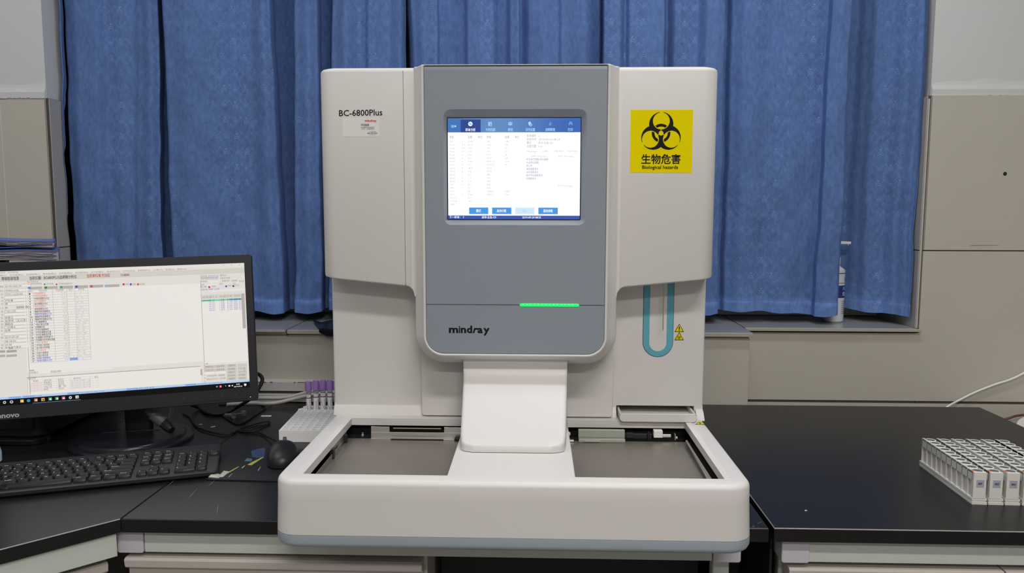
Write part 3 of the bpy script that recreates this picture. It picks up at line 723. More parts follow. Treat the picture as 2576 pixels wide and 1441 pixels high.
# stickers
M_yel = mat('yellow_sticker', (.82, .69, .0), .55, spec=.05, var=.02, scale=8)
def biohazard(b, c, un, y, rows=150):
    """international symbol on its own unit grid: c = centre (x, z), un = metres per unit"""
    D = [(math.cos(R(90+120*k)), math.sin(R(90+120*k))) for k in range(3)]
    def ink(px, pz):
        r2 = px*px+pz*pz; body = False; cut = False; slit = False; inner = False
        for dx, dz in D:
            al, pe = px*dx+pz*dz, abs(-px*dz+pz*dx)
            if (al-11)**2+pe*pe < 225: body = True
            q = (al-15)**2+pe*pe
            if q < 110.25: cut = True
            if q < 90: inner = True
            if (pe < .45 and 0 < al < 6) or (pe < 2 and al > 15): slit = True
        if body and not cut and not slit and r2 > 9: return True
        return inner and 67 < r2 < 132
    for k in range(rows):
        pz0 = -20.6+46.8*k/rows; pz1 = pz0+46.8/rows; pz = (pz0+pz1)/2; start = None; xv = -26.2
        while xv < 26.2:
            v = ink(xv, pz)
            if v and start is None: start = xv
            if not v and start is not None:
                b.quad((c[0]+start*un, y, c[1]+pz0*un), (c[0]+xv*un, y, c[1]+pz0*un), (c[0]+xv*un, y, c[1]+pz1*un), (c[0]+start*un, y, c[1]+pz1*un)); start = None
            xv += .11
q0, q1 = (.1964, .0600), (.3028, .1673)
b = MB(O, M_yel); yk = YH-.0004
b.add([(q0[0], yk, q0[1]), (q1[0]+.0003, yk, q0[1]-.0004), (q1[0], yk, q1[1]), (q0[0]-.0003, yk, q1[1]-.0002), (q0[0], YH+.0003, q0[1]), (q1[0], YH+.0003, q0[1]), (q1[0], YH+.0003, q1[1]), (q0[0], YH+.0003, q1[1])], [(0, 1, 2, 3), (4, 5, 1, 0), (3, 2, 6, 7), (1, 5, 6, 2), (4, 0, 3, 7)])
b.use(M_ink); qx = (q0[0]+q1[0])/2-.0002
biohazard(b, (.2487, .1276), .001381, yk-.0002)
b.use(M_ink); b.text('生物危害', (qx, yk-.0002, .0765), ux, uz, width=.0676, height=.0130, bold=.018, align='c'); b.text('Biological hazards', (qx-.001, yk-.0002, .0666), ux, uz, width=.0620, height=.0060, bold=.022, align='c')
build(b, 'hazard_sticker', an, smooth=0)['label'] = 'square yellow biological hazard sticker'
b = MB(O, mat('white_sticker', (.78, .78, .76), .4, var=.01))
b.prism(rrect(-.3047, -.2408, .1223, .1540, .0015, 3), 'y', YH-.0004, YH+.0002); y_ = YH-.0006
M_red = mat('red_ink', (.55, .015, .03), .5, var=.02); M_gin = mat('grey_ink', (.16, .16, .16), .5, var=.02)
b.use(M_red).text('mindray', (-.2657, y_, .1478), ux, uz, width=.0207, height=.0040, bold=.03)
b.use(M_gin).text('扫码智修', (-.2725, y_, .1405), ux, uz, width=.0143, height=.0034, bold=.02); b.text('更多维修内容请扫描此码', (-.2725, y_, .1372), ux, uz, width=.0232, height=.0018); b.text('公众号：迈瑞服务助手', (-.2725, y_, .1346), ux, uz, width=.0228, height=.0018)
b.text('24小时服务热线', (-.2590, y_, .1300), ux, uz, width=.0125, height=.0014); b.text('400-700-5652', (-.2620, y_, .1270), ux, uz, width=.0182, height=.0024, bold=.03); b.text('www.mindray.com', (-.2595, y_, .1248), ux, uz, width=.0125, height=.0012)
build(b, 'service_sticker', an, smooth=0)['label'] = 'white service sticker below the model lettering'

# cover plate below the tower, feeder hood
b = MB(O, M_case); b.prism(rrect(-.1785, .1775, -.3885, -.20, .006, 4), 'y', 1.4045, YB+.004); build(b, 'cover_plate', an, bevel=.002)
def feeder():
    b = MB(O, M_case); rows = []
    prof = []  # (y, z top)
    key = [(1.1955, -.3790), (1.2000, -.3768), (1.2070, -.3742), (1.225, -.3672), (1.25, -.3555), (1.28, -.3385), (1.305, -.3225), (1.325, -.3095), (1.337, -.3015), (1.343, -.2965), (1.347, -.290), (1.349, -.280), (1.3495, -.262)]
    for y, z in key:
        f = (y-1.1955)/.155
        wbase = .0846+(.0925-.0846)*f
        rr = .021; yc = 1.1955+rr
        hw = wbase-(rr-math.sqrt(max(0, rr*rr-(yc-y)**2)) if y < yc else 0)
        prof.append((y, z, hw, wbase))
    def sec(y, z, hw, r=.006):
        L_ = [(-hw, y, -.3895), (-hw, y, z-r-.004)]
        for k in range(5):
            a = R(180-90*k/4); L_.append((-hw+r+r*math.cos(a), y, z-r+r*math.sin(a)))
        for k in range(1, 10):
            x = -hw+r+(2*hw-2*r)*k/10; L_.append((x, y, z))
        for k in range(5):
            a = R(90-90*k/4); L_.append((hw-r+r*math.cos(a), y, z-r+r*math.sin(a)))
        L_ += [(hw, y, z-r-.004), (hw, y, -.3895)]
        return [(x-.0020, yy, zz) for x, yy, zz in L_]
    for y, z, hw, wb in prof: rows.append(sec(y, z, hw, min(.006, max(.002, (z+.3895)*.45))))
    b.rings(rows, closed=False, cap0=True, cap1=False)
    return b
fb = feeder(); fb.f = [list(reversed(f)) for f in fb.f]
build(fb, 'feeder_hood', an, smooth=40, recalc=True)

# sample probe bay: blue U-shaped trim, needle, warning triangles
M_cyan = mat('cyan_trim', (.12, .39, .50), .35, var=.04, scale=20)
def upath(hw, zt_, zc, n=20, c=.2610):
    P = [(c-hw, zt_)]+[(c+hw*math.cos(a), zc+hw*math.sin(a)) for a in [math.pi+math.pi*i/n for i in range(n+1)]]+[(c+hw, zt_)]
    return P
po, pi_ = upath(.0274, -.1260, -.2485), upath(.0160, -.1260, -.2500)
b = MB(O, M_cyan)
b.rings([[(x, YB+.001, z) for x, z in po], [(x, YB-.0012, z) for x, z in po], [(x, YB-.0012, z) for x, z in pi_], [(x, YB+.001, z) for x, z in pi_]], closed=False, cap0=False, cap1=False)
b.use(M_seam).rings([[(x, YB-.00025, z) for x, z in upath(.0283, -.1260, -.2487)], [(x, YB-.00025, z) for x, z in po]], closed=False, cap0=False, cap1=False)
build(b, 'probe_trim', an, smooth=40, recalc=False)
b = MB(O, M_steel2); b.lathe([(.0004, -.2245), (.0009, -.2215), (.0011, -.15), (.0011, -.13)], (.2663, YB-.022, 0), 10); build(b, 'sample_needle', an, smooth=60)
def triangle(cx_, z0, s, y, kind, label):
    b = MB(O, M_ink); h = s*.9
    def tri(k, yy):
        cz_ = z0+h*.36
        return [(cx_+(x-cx_)*k, yy, cz_+(z-cz_)*k) for x, z in ((cx_-s/2, z0), (cx_+s/2, z0), (cx_, z0+h))]
    b.rings([tri(1, y+.0004), tri(1, y-.0003)], True, False, True); b.use(M_yel).poly(tri(.80, y-.0004)); b.use(M_ink)
    if kind == '!': b.text('!', (cx_, y-.0005, z0+h*.16), ux, uz, height=h*.5, bold=.04, align='c')
    else: biohazard(b, (cx_, z0+h*.33), s*.0092, y-.0005, 40)
    build(b, 'warning_label', an, smooth=0)['label'] = label
triangle(.3000, -.2295, .0172, YB, '!', 'triangular exclamation mark label')
triangle(.3002, -.2450, .0172, YB, 'bio', 'triangular biohazard label')
b = MB(O, M_ink)
p = on(1762, 1067, CAMZ+ZD)-Vector(O); dz = ZD+.0003
b.poly([(p.x-.010, p.y-.003, dz), (p.x+.010, p.y-.003, dz), (p.x+.001, p.y+.016, dz)])
b.use(M_yel).poly([(p.x-.0078, p.y-.0017, dz+.0002), (p.x+.0078, p.y-.0017, dz+.0002), (p.x+.0009, p.y+.0130, dz+.0002)])
b.use(M_ink).box(p.x-.001, p.x+.0015, p.y+.001, p.y+.008, dz+.0003, dz+.0004); build(b, 'warning_label', an, smooth=0)['label'] = 'small yellow warning triangle on the deck corner'
# drip drawer in its slot
b = MB(O, M_case); X0, X1, Y0, Y1 = .1885, .3275, 1.3790, 1.515
b.box(X0+.003, X1-.003, Y0+.006, Y1, ZD+.0035, ZD+.0065)
b.box(X0, X0+.004, Y0+.006, Y1, ZD+.0035, ZD+.0155); b.box(X1-.004, X1, Y0+.006, Y1, ZD+.0035, ZD+.0155)
b.prism(rrect(X0-.0005, X1+.0005, ZD+.001, ZD+.0165, .007, 5), 'y', Y0, Y0+.006); build(b, 'drip_drawer', an, bevel=.0012)

# deck of the autoloader
def base_plan(ins, z, r=.034, yb=YBK-.003, dy=0.):
    x = TW-ins
    return [(px, py, z) for px, py in rrect(-x, x, YF+ins, yb, (r-ins*.5, r-ins*.5, .004, .004), 10)]
OPN = [(-.3065, -.0935), (.0925, .3080)]; OY0, OY1 = 1.0875, 1.3875
b = MB(O, M_case)
b.rings([base_plan(-.0022, ZBAND+.0002), base_plan(-.0004, ZD-.03), base_plan(0, ZD-.0080), base_plan(.0012, ZD-.0045), base_plan(.0038, ZD-.0014), base_plan(.0080, ZD)], True, False, False)
loops = [base_plan(.0080, ZD)]
for x0, x1 in OPN: loops.append([(x0, OY0, ZD), (x0, OY1, ZD), (x1, OY1, ZD), (x1, OY0, ZD)])
b.tess(loops)
for x0, x1 in OPN:
    lo = [(x0, OY0), (x1, OY0), (x1, OY1), (x0, OY1)]
    b.rings([[(x, y, ZD) for x, y in lo], [(x, y, ZD-.0125) for x, y in lo], [(x-.004*(1 if x == x0 else -1), y-.004*(1 if y == OY0 else -1), ZD-.0125) for x, y in lo]], True, False, False)
build(b, 'loader_deck', an, smooth=40, recalc=True)
for x0, x1 in OPN:                                                     # shallow bevel border of each opening
    b = MB(O, M_case); wdt = .0016
    outer_ = [(x0-.011, OY0-.002), (x1+.001, OY0-.002), (x1+.001, OY1+.003), (x0-.011, OY1+.003)] if x0 < 0 else [(x0-.001, OY0-.002), (x1+.011, OY0-.002), (x1+.011, OY1+.003), (x0-.001, OY1+.003)]
    inn = [(x0, OY0), (x1, OY0), (x1, OY1), (x0, OY1)]
    b.rings([[(x, y, ZD+.0002) for x, y in outer_], [(x+(.0006 if x < 0 else -.0006)*0, y, ZD+.0010) for x, y in [(outer_[0][0]+.001, OY0-.0015), (outer_[1][0]-.001, OY0-.0015), (outer_[2][0]-.001, OY1+.002), (outer_[3][0]+.001, OY1+.002)]], [(x, y, ZD+.0003) for x, y in inn]], True, False, False)
    build(b, 'opening_border', an, smooth=20, recalc=False)
b = MB(O, M_base)
b.rings([base_plan(.010, ZBOT-.0022), base_plan(.0030, ZBOT-.0018), base_plan(-.0003, ZBOT+.0010), base_plan(-.0022, ZBOT+.006), base_plan(-.0024, ZBAND)], True, True, False); build(b, 'base_band', an, smooth=40)
# inside: black liner added to keep the shade dark, steel floors, guides
b = MB(O, M_dark); b.box(-.335, .335, OY1+.020, OY1+.024, ZBAND+.002, ZD-.003); b.box(-.335, .335, 1.072, OY1+.02, ZBAND+.001, ZBAND+.003)
b.box(-.325, -.322, 1.072, OY1+.02, ZBAND, ZD-.013); b.box(.322, .325, 1.072, OY1+.02, ZBAND, ZD-.013); build(b, 'shade_liner', an, smooth=0)
ZF = ZD-.030
for (x0, x1) in OPN:
    b = MB(O, M_steel); a, c = (x0-.006, x1+.006)
    b.box(a, c, 1.074, 1.362, ZF-.001, ZF)
    build(b, 'tray_floor', an, smooth=0)
def part(name, m, fn, bevel=.0008, label=None, par=None):
    b = MB(O, m); fn(b); o = build(b, name, par or an, bevel=bevel)
    if label: o['label'] = label
    return o
x0, x1 = OPN[0]
part('back_guide', M_steel2, lambda b: (b.box(-.266, -.098, 1.3640, 1.3660, ZF, ZF+.0115), b.box(-.266, -.232, 1.3650, 1.3660, ZF+.0075, ZF+.0215), b.box(-.132, -.098, 1.3650, 1.3660, ZF+.0075, ZF+.0215), b.box(-.266, -.098, 1.3560, 1.3650, ZF, ZF+.0012)))
part('guide_slot_strip', M_steel, lambda b: b.box(-.227, -.138, 1.372, 1.374, ZF+.0150, ZF+.0175))
part('guide_clip', M_dark, lambda b: (b.box(-.228, -.132, 1.3540, 1.3560, ZF+.0002, ZF+.0022), b.box(-.112, -.096, 1.350, 1.362, ZF+.002, ZF+.004)))
part('pivot_pin', M_steel2, lambda b: b.lathe([(.0030, 0), (.0030, .004), (.0018, .0045), (.0018, .008)], (-.283, 1.372, ZF), 12), .0002)
part('side_guide', M_steel, lambda b: (b.box(-.3055, -.3040, 1.085, 1.30, ZF, ZF+.010), b.box(-.304, -.297, 1.085, 1.30, ZF, ZF+.001)))
for y0_, y1_ in ((1.262, 1.330), (1.335, 1.352)):
    part('side_plate', M_steel2, lambda b: b.box(-.3090, -.3075, y0_, y1_, ZF+.002, ZF+.0165))
part('side_clip', M_blackpl, lambda b: b.box(-.309, -.302, 1.240, 1.250, ZF, ZF+.018))
part('side_clip', M_blackpl, lambda b: b.box(-.309, -.3015, 1.331, 1.335, ZF+.001, ZF+.015))
M_clear = mat('greenish_clear_plastic', (.50, .52, .46), .22, var=.06, scale=30, trans=.35)
part('clear_guide', M_clear, lambda b: (b.box(.112, .196, 1.362, 1.370, ZF+.006, ZF+.0205), b.box(.112, .196, 1.352, 1.370, ZF, ZF+.006), b.box(.122, .150, 1.3505, 1.353, ZF+.001, ZF+.004)), .0015)
part('sensor_bracket', M_blackpl, lambda b: (b.box(.197, .246, 1.372, 1.378, ZF+.001, ZF+.011), b.box(.20, .212, 1.370, 1.374, ZF+.003, ZF+.013), b.lathe([(.0022, 0), (.0022, .0150), (.0012, .016)], (.2395, 1.369, ZF), 10)))
part('sensor_block', M_wht, lambda b: b.box(.2480, .2640, 1.362, 1.374, ZF+.007, ZF+.0200))
part('guide_pin', M_steel2, lambda b: (b.box(.264, .280, 1.366, 1.371, ZF+.0065, ZF+.0120), b.box(.286, .288, 1.364, 1.374, ZF+.002, ZF+.013), b.box(.288, .292, 1.366, 1.372, ZF+.004, ZF+.008)))
part('left_bracket', M_steel2, lambda b: (b.prism(rrect(.0865, .0985, ZF+.009, ZF+.0155, .003, 4), 'y', 1.362, 1.366), b.box(.090, .104, 1.352, 1.360, ZF+.0005, ZF+.004)))
part('push_rod', M_steel2, lambda b: (b.tube([(.3015, 1.335, ZF+.010), (.3000, 1.20, ZF+.0085), (.2985, 1.125, ZF+.007), (.2990, 1.112, ZF+.004), (.3005, 1.086, ZF+.003)], .0021, 10), b.box(.2990, .3020, 1.13, 1.332, ZF+.009, ZF+.0115)), 0)
part('rod_gap', M_dark, lambda b: b.box(.3035, .318, 1.076, 1.345, ZF-.0005, ZF+.0005), 0)
for sx in (-.29, .29):
    for y in (1.205, 1.80):
        part('rubber_foot', M_blk, lambda b: b.lathe([(.018, TOP-CAMZ+.0002), (.018, ZBOT+.002)], (sx, y, 0), 20), 0)

# ------------------------------------------------------------------ computer monitor on the corner bench
MY, MT, MRo = R(17.07), R(6.27), R(1.1)
mu = Vector((math.cos(MY), math.sin(MY), 0)); mn0 = Vector((math.sin(MY), -math.cos(MY), 0))
mv = Vector((0, 0, 1))*math.cos(MT)-mn0*math.sin(MT)
mu, mv = mu*math.cos(MRo)+mv*math.sin(MRo), mv*math.cos(MRo)-mu*math.sin(MRo)
mn = mu.cross(mv)                                                    # towards the viewer
MO = Vector((-1.071, 1.4692, CAMZ-.3959)); MW, MH = .477, .268      # lower left corner of the lit area
def mp(x, y, n=0.): return MO+mu*x+mv*y+mn*n
mon = thing('computer_monitor', 'black widescreen computer monitor showing a laboratory results table, left of the analyser', 'monitor', (-.865, 1.585, TOP))
M_mon = mat('monitor_black_plastic', (.022, .022, .026), .42, var=.06, scale=40, bump=.12, bscale=1500)
BL, BR, BT, BB = .017, .0155, .0175, .0285
def mring(ins, n, r=.005):
    return [mp(x, y, n) for x, y in rrect(-BL+ins, MW+BR-ins, -BB+ins, MH+BT-ins, max(.001, r-ins*.5), 4)]
b = MB(mat=M_mon)
win = [(0, 0), (MW, 0), (MW, MH), (0, MH)]
b.rings([mring(.0, -.024), mring(0, .0035), mring(.0012, .005)], True, False, False)
front = mring(.0012, .005)
b.tess([front, [mp(x, y, .005) for x, y in win]])
b.rings([[mp(x, y, .005) for x, y in win], [mp(x, y, .0015) for x, y in win]], True, False, False)
bump_ = [mring(.0, -.024), mring(.03, -.030), mring(.09, -.046, .02), mring(.115, -.050, .02)]
b.rings(bump_, True, False, True)
build(b, 'housing', mon, smooth=30, recalc=True)
b = MB(mat=mat('silver_logo', (.45, .45, .46), .4, var=.02)); b.text('lenovo', mp(-.0035, -.0238, .0053), mu, mv, width=.0420, height=.0102, bold=.03); build(b, 'logo', mon, smooth=0)
for i, x in enumerate((.344, .368, .398, .421, .447)):
    b = MB(mat=mat('dim_button_marks', (.07, .07, .075), .5, var=.02))
    ring_ = [mp(x+.0022*math.cos(2*math.pi*k/12), -.0125+.0022*math.sin(2*math.pi*k/12), .0052) for k in range(12)]; rin = [mp(x+.0016*math.cos(2*math.pi*k/12), -.0125+.0016*math.sin(2*math.pi*k/12), .0052) for k in range(12)]
    b.rings([ring_, rin], True, False, False); build(b, 'touch_button', mon, smooth=0)
b = MB(mat=M_blk); b.obox(mp(.405, -.0225, .0049), mu, mv, mn, .066, .0008, .0003); build(b, 'button_strip', mon, smooth=0)
b = MB(mat=mat('power_led', 'c0c0b0', .3, var=0, emit='d8d4c0', estr=.6)); b.obox(mp(.4775, -.0205, .0052), mu, mv, mn, .0008, .0008, .0002); build(b, 'power_led', mon, smooth=0)
# what the screen shows, laid out on the panel from the photograph
def scr(px, py):
    d = ray(px, py); o = Vector((0, 0, CAMZ)); t = (MO-o).dot(mn)/d.dot(mn); q = o+d*t-MO
    return q.dot(mu), q.dot(mv)
b = MB(mat=mat('display_black', '07080c', .25, var=0))
b.add([mp(x, y, .0016) for x, y in ((-.002, -.002), (MW+.002, -.002), (MW+.002, MH+.002), (-.002, MH+.002))], [(0, 1, 2, 3)])
def mq(m, x0, y0, x1, y1, lay):                                    # rectangle in panel millimetres
    n = .0016+.00008*lay; b.use(m).quad(mp(x0, y0, n), mp(x1, y0, n), mp(x1, y1, n), mp(x0, y1, n))
def mt(m, body, x, y, wd, h, bold=0., lay=4, align='l'): b.use(m).text(body, mp(x, y, .0016+.00008*lay), mu, mv, width=wd, height=h, bold=bold, align=align)
C_bg, C_pan, C_wh, C_line = emi('dad5ce'), emi('dedad3'), emi('e7e3de'), emi('9a948c')
C_bt, C_bk, C_rd, C_bl, C_gy, C_pk = emi('b4aca4'), emi('3c3a40'), emi('b84038'), emi('5a5cc0'), emi('85807c'), emi('d88878')
TB = .0123                                                          # taskbar height
mq(C_pan, 0, TB, MW, MH, 1)
mq(emi('b4cdea'), 0, TB, MW, TB+.0048, 2); mq(emi('7fa8dc'), 0, TB, MW, TB+.0008, 3)
for x in (.02, .045, .125, .235, .348): mq(emi('7ea8e4'), x, TB+.0012, x+.022, TB+.0042, 3)
for x, t, wd in ((.068, '刘治红', .012), (.148, '2019/09/24 08:15:04', .045), (.258, '检验科', .03), (.372, '2019/09/24 08:34:50', .05)): mt(emi('4a6ca8'), t, x, TB+.0016, wd, .0022)
mq(emi('e2ded6'), 0, MH-.0056, MW, MH, 2)                            # title bar
mq(emi('d0cbc3'), 0, MH-.0215, MW, MH-.0105, 2)
mt(C_gy, '检验系统 - [检验管理]', scr(-8, 688)[0], scr(2, 688)[1], .038, .0029)
xs_ = scr(-8, 694)[0]
for t in ('管理(Y)', '标本管理(Z)', '检验管理(1)', '报告管理(2)', '试剂管理(4)', '质控管理(3)', '空气质量(6)', '查询统计(7)', '工作状况(Q)', '系统维护(S)', '工具(T)', '登录(A)', '帮助(H)'):
    wd = .0046*len(t)**.85; mt(C_gy, t, xs_, scr(2, 694.7)[1], wd, .0027); xs_ += wd+.0053
for x, t in ((.4325, '-'), (.4495, 'o'), (.4655, 'x')): mt(C_gy, t, x, MH-.0042, .004, .0028 if t != '-' else .004)
def pl(px, py): return scr(px, py)
def T2(m, body, x0, yb, x1, h, bold=0., lay=4):
    (xa, ya), (xb, _) = scr(x0, yb), scr(x1, yb); mt(m, body, xa, ya, xb-xa, h, bold, lay)
T2(C_bk, '常规检验信息', 5, 705, 49, .0058, .015)
T2(C_bk, '当前仪器：BC6800PLUS血细胞分析仪', 75, 703.5, 194, .0056, .015)
T2(C_rd, '当前审核者:刘治红', 219, 697.5, 278, .0056, .015)
def R2(m, x0, y0, x1, y1, lay):
    """panel rectangle through two opposite photo points (lower left, upper right)"""
    (xa, ya), (xb, yb) = scr(x0, y0), scr(x1, y1); mq(m, xa, ya, xb, yb, lay)
R2(C_bt, 304, 695, 327, 688, 3); T2(C_rd, '重审', 312, 694, 324, .0032)
# left form
rows_ = [('申请单', '201901202139', 720, 1), ('住院号', '1909021626', 731, 1), ('病 历', 'CF25112220160', 740, 1), ('床 号', '', 748, 1), ('名', '卢科睿', 756, 1), ('别', '男', 764, 1), ('龄 3', '岁', 774, 0), ('科 室', '门诊儿科', 783, 1), ('号', '', 791, 1), ('医 生', '张建云', 799, 1), ('诊 断', '血常规（五分类）', 807, 1), ('类 型', '静脉血', 815, 1), ('类 型', '门诊病人', 823, 1), ('样 本', '自费', 831, 1), ('注', '', 840, 1), ('日 期', '2019-09-24', 848, 1), ('', '08:18:50', 858, 1), ('费', '20.00', 867, 1), ('诊 断', '急性支气管炎', 874, 1)]
xL = scr(14, 780)[0]
for a, v_, y, box in rows_:
    (x0, yy) = scr(12, y); yy -= .0022
    if box: mq(C_line, x0-.0004, yy-.0012, x0+.0468, yy+.0050, 2); mq(C_wh, x0, yy-.0008, x0+.0464, yy+.0046, 3)
    else: mq(C_bt, x0+.021, yy-.0004, x0+.035, yy+.004, 3); mq(C_bt, x0+.037, yy-.0004, x0+.043, yy+.004, 3)
    if v_: mt(C_bk, v_, x0+.001, yy, min(.042, .0024*len(v_.encode('gbk'))), .0035)
    if a: mt(C_gy if y > 725 else C_bl, a, x0-.0022-.0032*len(a), yy, .0032*len(a), .0032)
R2(C_wh, 15, 879, 19, 875, 3); T2(C_bk, '急诊', 24, 878, 34, .0036)
for x0, x1, y, t in ((-10, 14, 888, '登(F2)'), (17, 43, 887, '修改(F3)'), (-10, 14, 899, ''), (17, 43, 898, '')): R2(C_bt, x0, y, x1, y-7.5, 3); (T2(C_gy, t, x0+2, y-2, x1-2, .003) if t else 0)
mq(emi('b9b3ab'), scr(67, 800)[0], TB+.006, scr(69, 800)[0], MH-.036, 3)
# toolbar over the result table
T2(C_gy, '病人检验信息', 69, 711, 97, .0030)
for x, t, x1, c in ((78, '提取检验数据', 105, 'd8a048'), (118, '图片查看', 135, '5878d0'), (148, '已存检验数据比较', 183, 'a05060')): T2(C_gy, t, x, 716, x1, .003); R2(emi(c), x-7, 717, x-3, 713, 3)
for i, (x0, x1, c) in enumerate(((70, 107, '6088c8'), (111, 146, '3c8c40'), (150, 184, '5c9c60'), (188, 222, '4c58a8'), (225.5, 260, 'c85848'), (264, 301, '8cb8d8'))):
    y = 728.5-(x0-70)*.030; R2(C_bt, x0, y, x1, y-8, 3); R2(emi(c), x0+2, y-1, x0+8, y-7, 4)
for x, c, t in ((309, 'c03840', '高值'), (327, '4858d0', '低值'), (345, 'd06050', '危急值')): R2(emi(c), x, 717.5, x+5, 712.5, 3); T2(C_gy, t, x+7.5, 716.8, x+(15 if len(t) == 2 else 19), .0032)
# white results area and its table
xa, ya = scr(72, 936); xb, yb = scr(509, 705); R2(C_wh, 70.5, 937, 509, 712.5, 2)
cols = [70.5, 84, 133, 169, 188.5, 222]
tx0 = scr(71, 735)[0]; ytab = scr(71, 730.3)[1]; ybot = scr(73, 913)[1]; NRW = 28; dy_ = (ytab-ybot)/NRW
cxs = [scr(c, 735)[0] for c in cols]
for i in range(NRW+1): mq(C_line, cxs[0], ytab-dy_*i-.00018, cxs[-1], ytab-dy_*i+.00018, 4)
for c in cxs: mq(C_line, c-.0002, ybot, c+.0002, ytab, 4)
for i, t in enumerate(('序号', '项目名称', '项目结果', '提示', '参考值')): mt(C_gy, t, (cxs[i]+cxs[i+1])/2, ytab-dy_+.0016, .0036*len(t), .0035, align='c', lay=5)
ROWS = [('*白细胞数目', 'r', '25.48', 'H', '4 - 10'), ('中性粒细胞数目', 'r', '16.35', 'H', '2 - 7'), ('中性粒细胞百分比', 'k', '67.1', '', '50 - 70'), ('淋巴细胞数目', 'r', '7.66', 'H', '0.8 - 4'), ('淋巴细胞百分比', 'k', '28.4', '', '20 - 40'), ('单核细胞数目', 'r', '1.10', 'H', '0.12 - 1.2'), ('单核细胞百分比', 'k', '4.3', '', '3 - 12'), ('嗜酸性粒细胞数目', 'k', '0.02', '', '0.02 - 0.5'), ('嗜酸性粒细胞百分比', 'b', '0.1', 'L', '0.5 - 5'), ('嗜碱性粒细胞数目', 'k', '0.07', '', '0 - 0.1'), ('嗜碱性粒细胞百分比', 'k', '0.2', '', '0 - 1'), ('*红细胞数目', 'k', '4.86', '', '3.90 - 5.50'), ('*血红蛋白浓度', 'k', '138', '', '120 - 140'), ('红细胞压积', 'k', '41.5', '', '35 - 42'), ('平均红细胞体积', 'k', '87.3', '', '80 - 100'), ('平均红细胞血红蛋…', 'k', '28.5', '', '27 - 34'), ('平均红细胞血红蛋…', 'k', '329', '', '320 - 360'), ('红细胞分布宽度CV', 'k', '12.5', '', '11 - 16'), ('红细胞分布宽度标准差', 'k', '39.7', '', '35 - 56'), ('*血小板数目', 'r', '371', 'H', '100 - 300'), ('平均血小板体积', 'k', '8.1', '', '6.5 - 12'), ('血小板分布宽度', 'k', '15.7', '', '15 - 17'), ('血小板压积', 'r', '0.302', 'H', '0.108 - 0.282'), ('大血小板数目', 'k', '51', '', '30 - 90'), ('大血小板比率', 'k', '14.0', '', '11 - 45'), ('有核红细胞数目', 'b', '0.000', 'L', '0.01 - 0.03'), ('有核红细胞百分比', 'b', '0.00', 'L', '1 - 2')]
CC = {'r': C_pk, 'k': C_bk, 'b': C_bl}
for i, (t, c, r_, h_, ref) in enumerate(ROWS):
    y = ytab-dy_*(i+2)+.0015
    mt(C_bk, str(i+1), cxs[0]+.0022, y, .0022*len(str(i+1)), .0033, .02, 5)
    mt(CC[c], t, cxs[1]+.0015, y, min(.0345, .0034*len(t)), .0036, .01, 5)
    q = emi('a8a098') if c == 'k' else (emi('dcb8b0') if c == 'r' else emi('a8a8d8'))
    mt(q, r_, cxs[3]-.0012, y, .0020*len(r_), .0030, 0, 5, 'r')
    if h_: mt(q, h_, (cxs[3]+cxs[4])/2, y, .0018, .0028, 0, 5, 'c')
    mt(q, ref, cxs[4]+.0015, y, .0019*len(ref), .0028, 0, 5)
mq(emi('88a4d4'), cxs[3], ytab-dy_*27.9, cxs[4], ytab-dy_*26.9, 5)
# lower area: remark line and history table
R2(C_wh, 98, 939, 126, 932.5, 3); T2(C_gy, '检验备注', 77, 939, 96, .0033); T2(C_gy, '或 提示信息', 129, 936.5, 154, .0034); R2(C_wh, 155.5, 936, 285, 924, 3)
R2(C_bt, 75, 933, 87, 929.5, 4)
xa, ya = scr(71.5, 994); xb, yb = scr(508, 921); mq(C_wh, xa, TB+.0055, scr(507, 960)[0], yb-.0005, 2)
mq(C_bt, xa, yb-.0005, scr(507, 960)[0], yb+.0012, 3)
mq(emi('5860a8'), xa, yb+.0005, xa+.016, yb+.0012, 4); mt(C_gy, '样本状态', xa+.001, yb-.0038, .014, .003)
for x, t in ((.010, '申请单'), (.030, '操作记录'), (.055, '操作员'), (.083, '操作时间'), (.122, '备注')): mt(C_gy, t, xa+x, yb-.0090, .0032*len(t), .0031)
for i, (t1, t2) in enumerate((('采集确认', '吴武雪'), ('打印条码', '吴武雪'), ('扫描上机', '董  玥'), ('审核', '刘治红'))):
    y = yb-.0136-i*.0046
    mt(emi('c8a0a0'), '201901202139', xa+.004, y, .022, .0030); mt(C_gy, t1, xa+.029, y, .0036*len(t1), .0033); mt(C_gy, t2, xa+.055, y, .0034*len(t2), .0033); mt(emi('b0a8a8'), '2019-09-24 08:1%d:3%d' % (i+1, i*2), xa+.078, y, .036, .0030)
for i in range(6): mq(C_line, xa, yb-.0054-i*.0046-.0001, xa+.128, yb-.0054-i*.0046+.0001, 4)
for x in (.0, .004, .028, .053, .077, .113, .128): mq(C_line, xa+x-.0001, yb-.0284, xa+x+.0001, yb-.0054, 4)
mq(C_line, xa-.0003, TB+.0055, xa, yb+.002, 4)
R2(C_bt, 505, 944, 509, 928, 4)
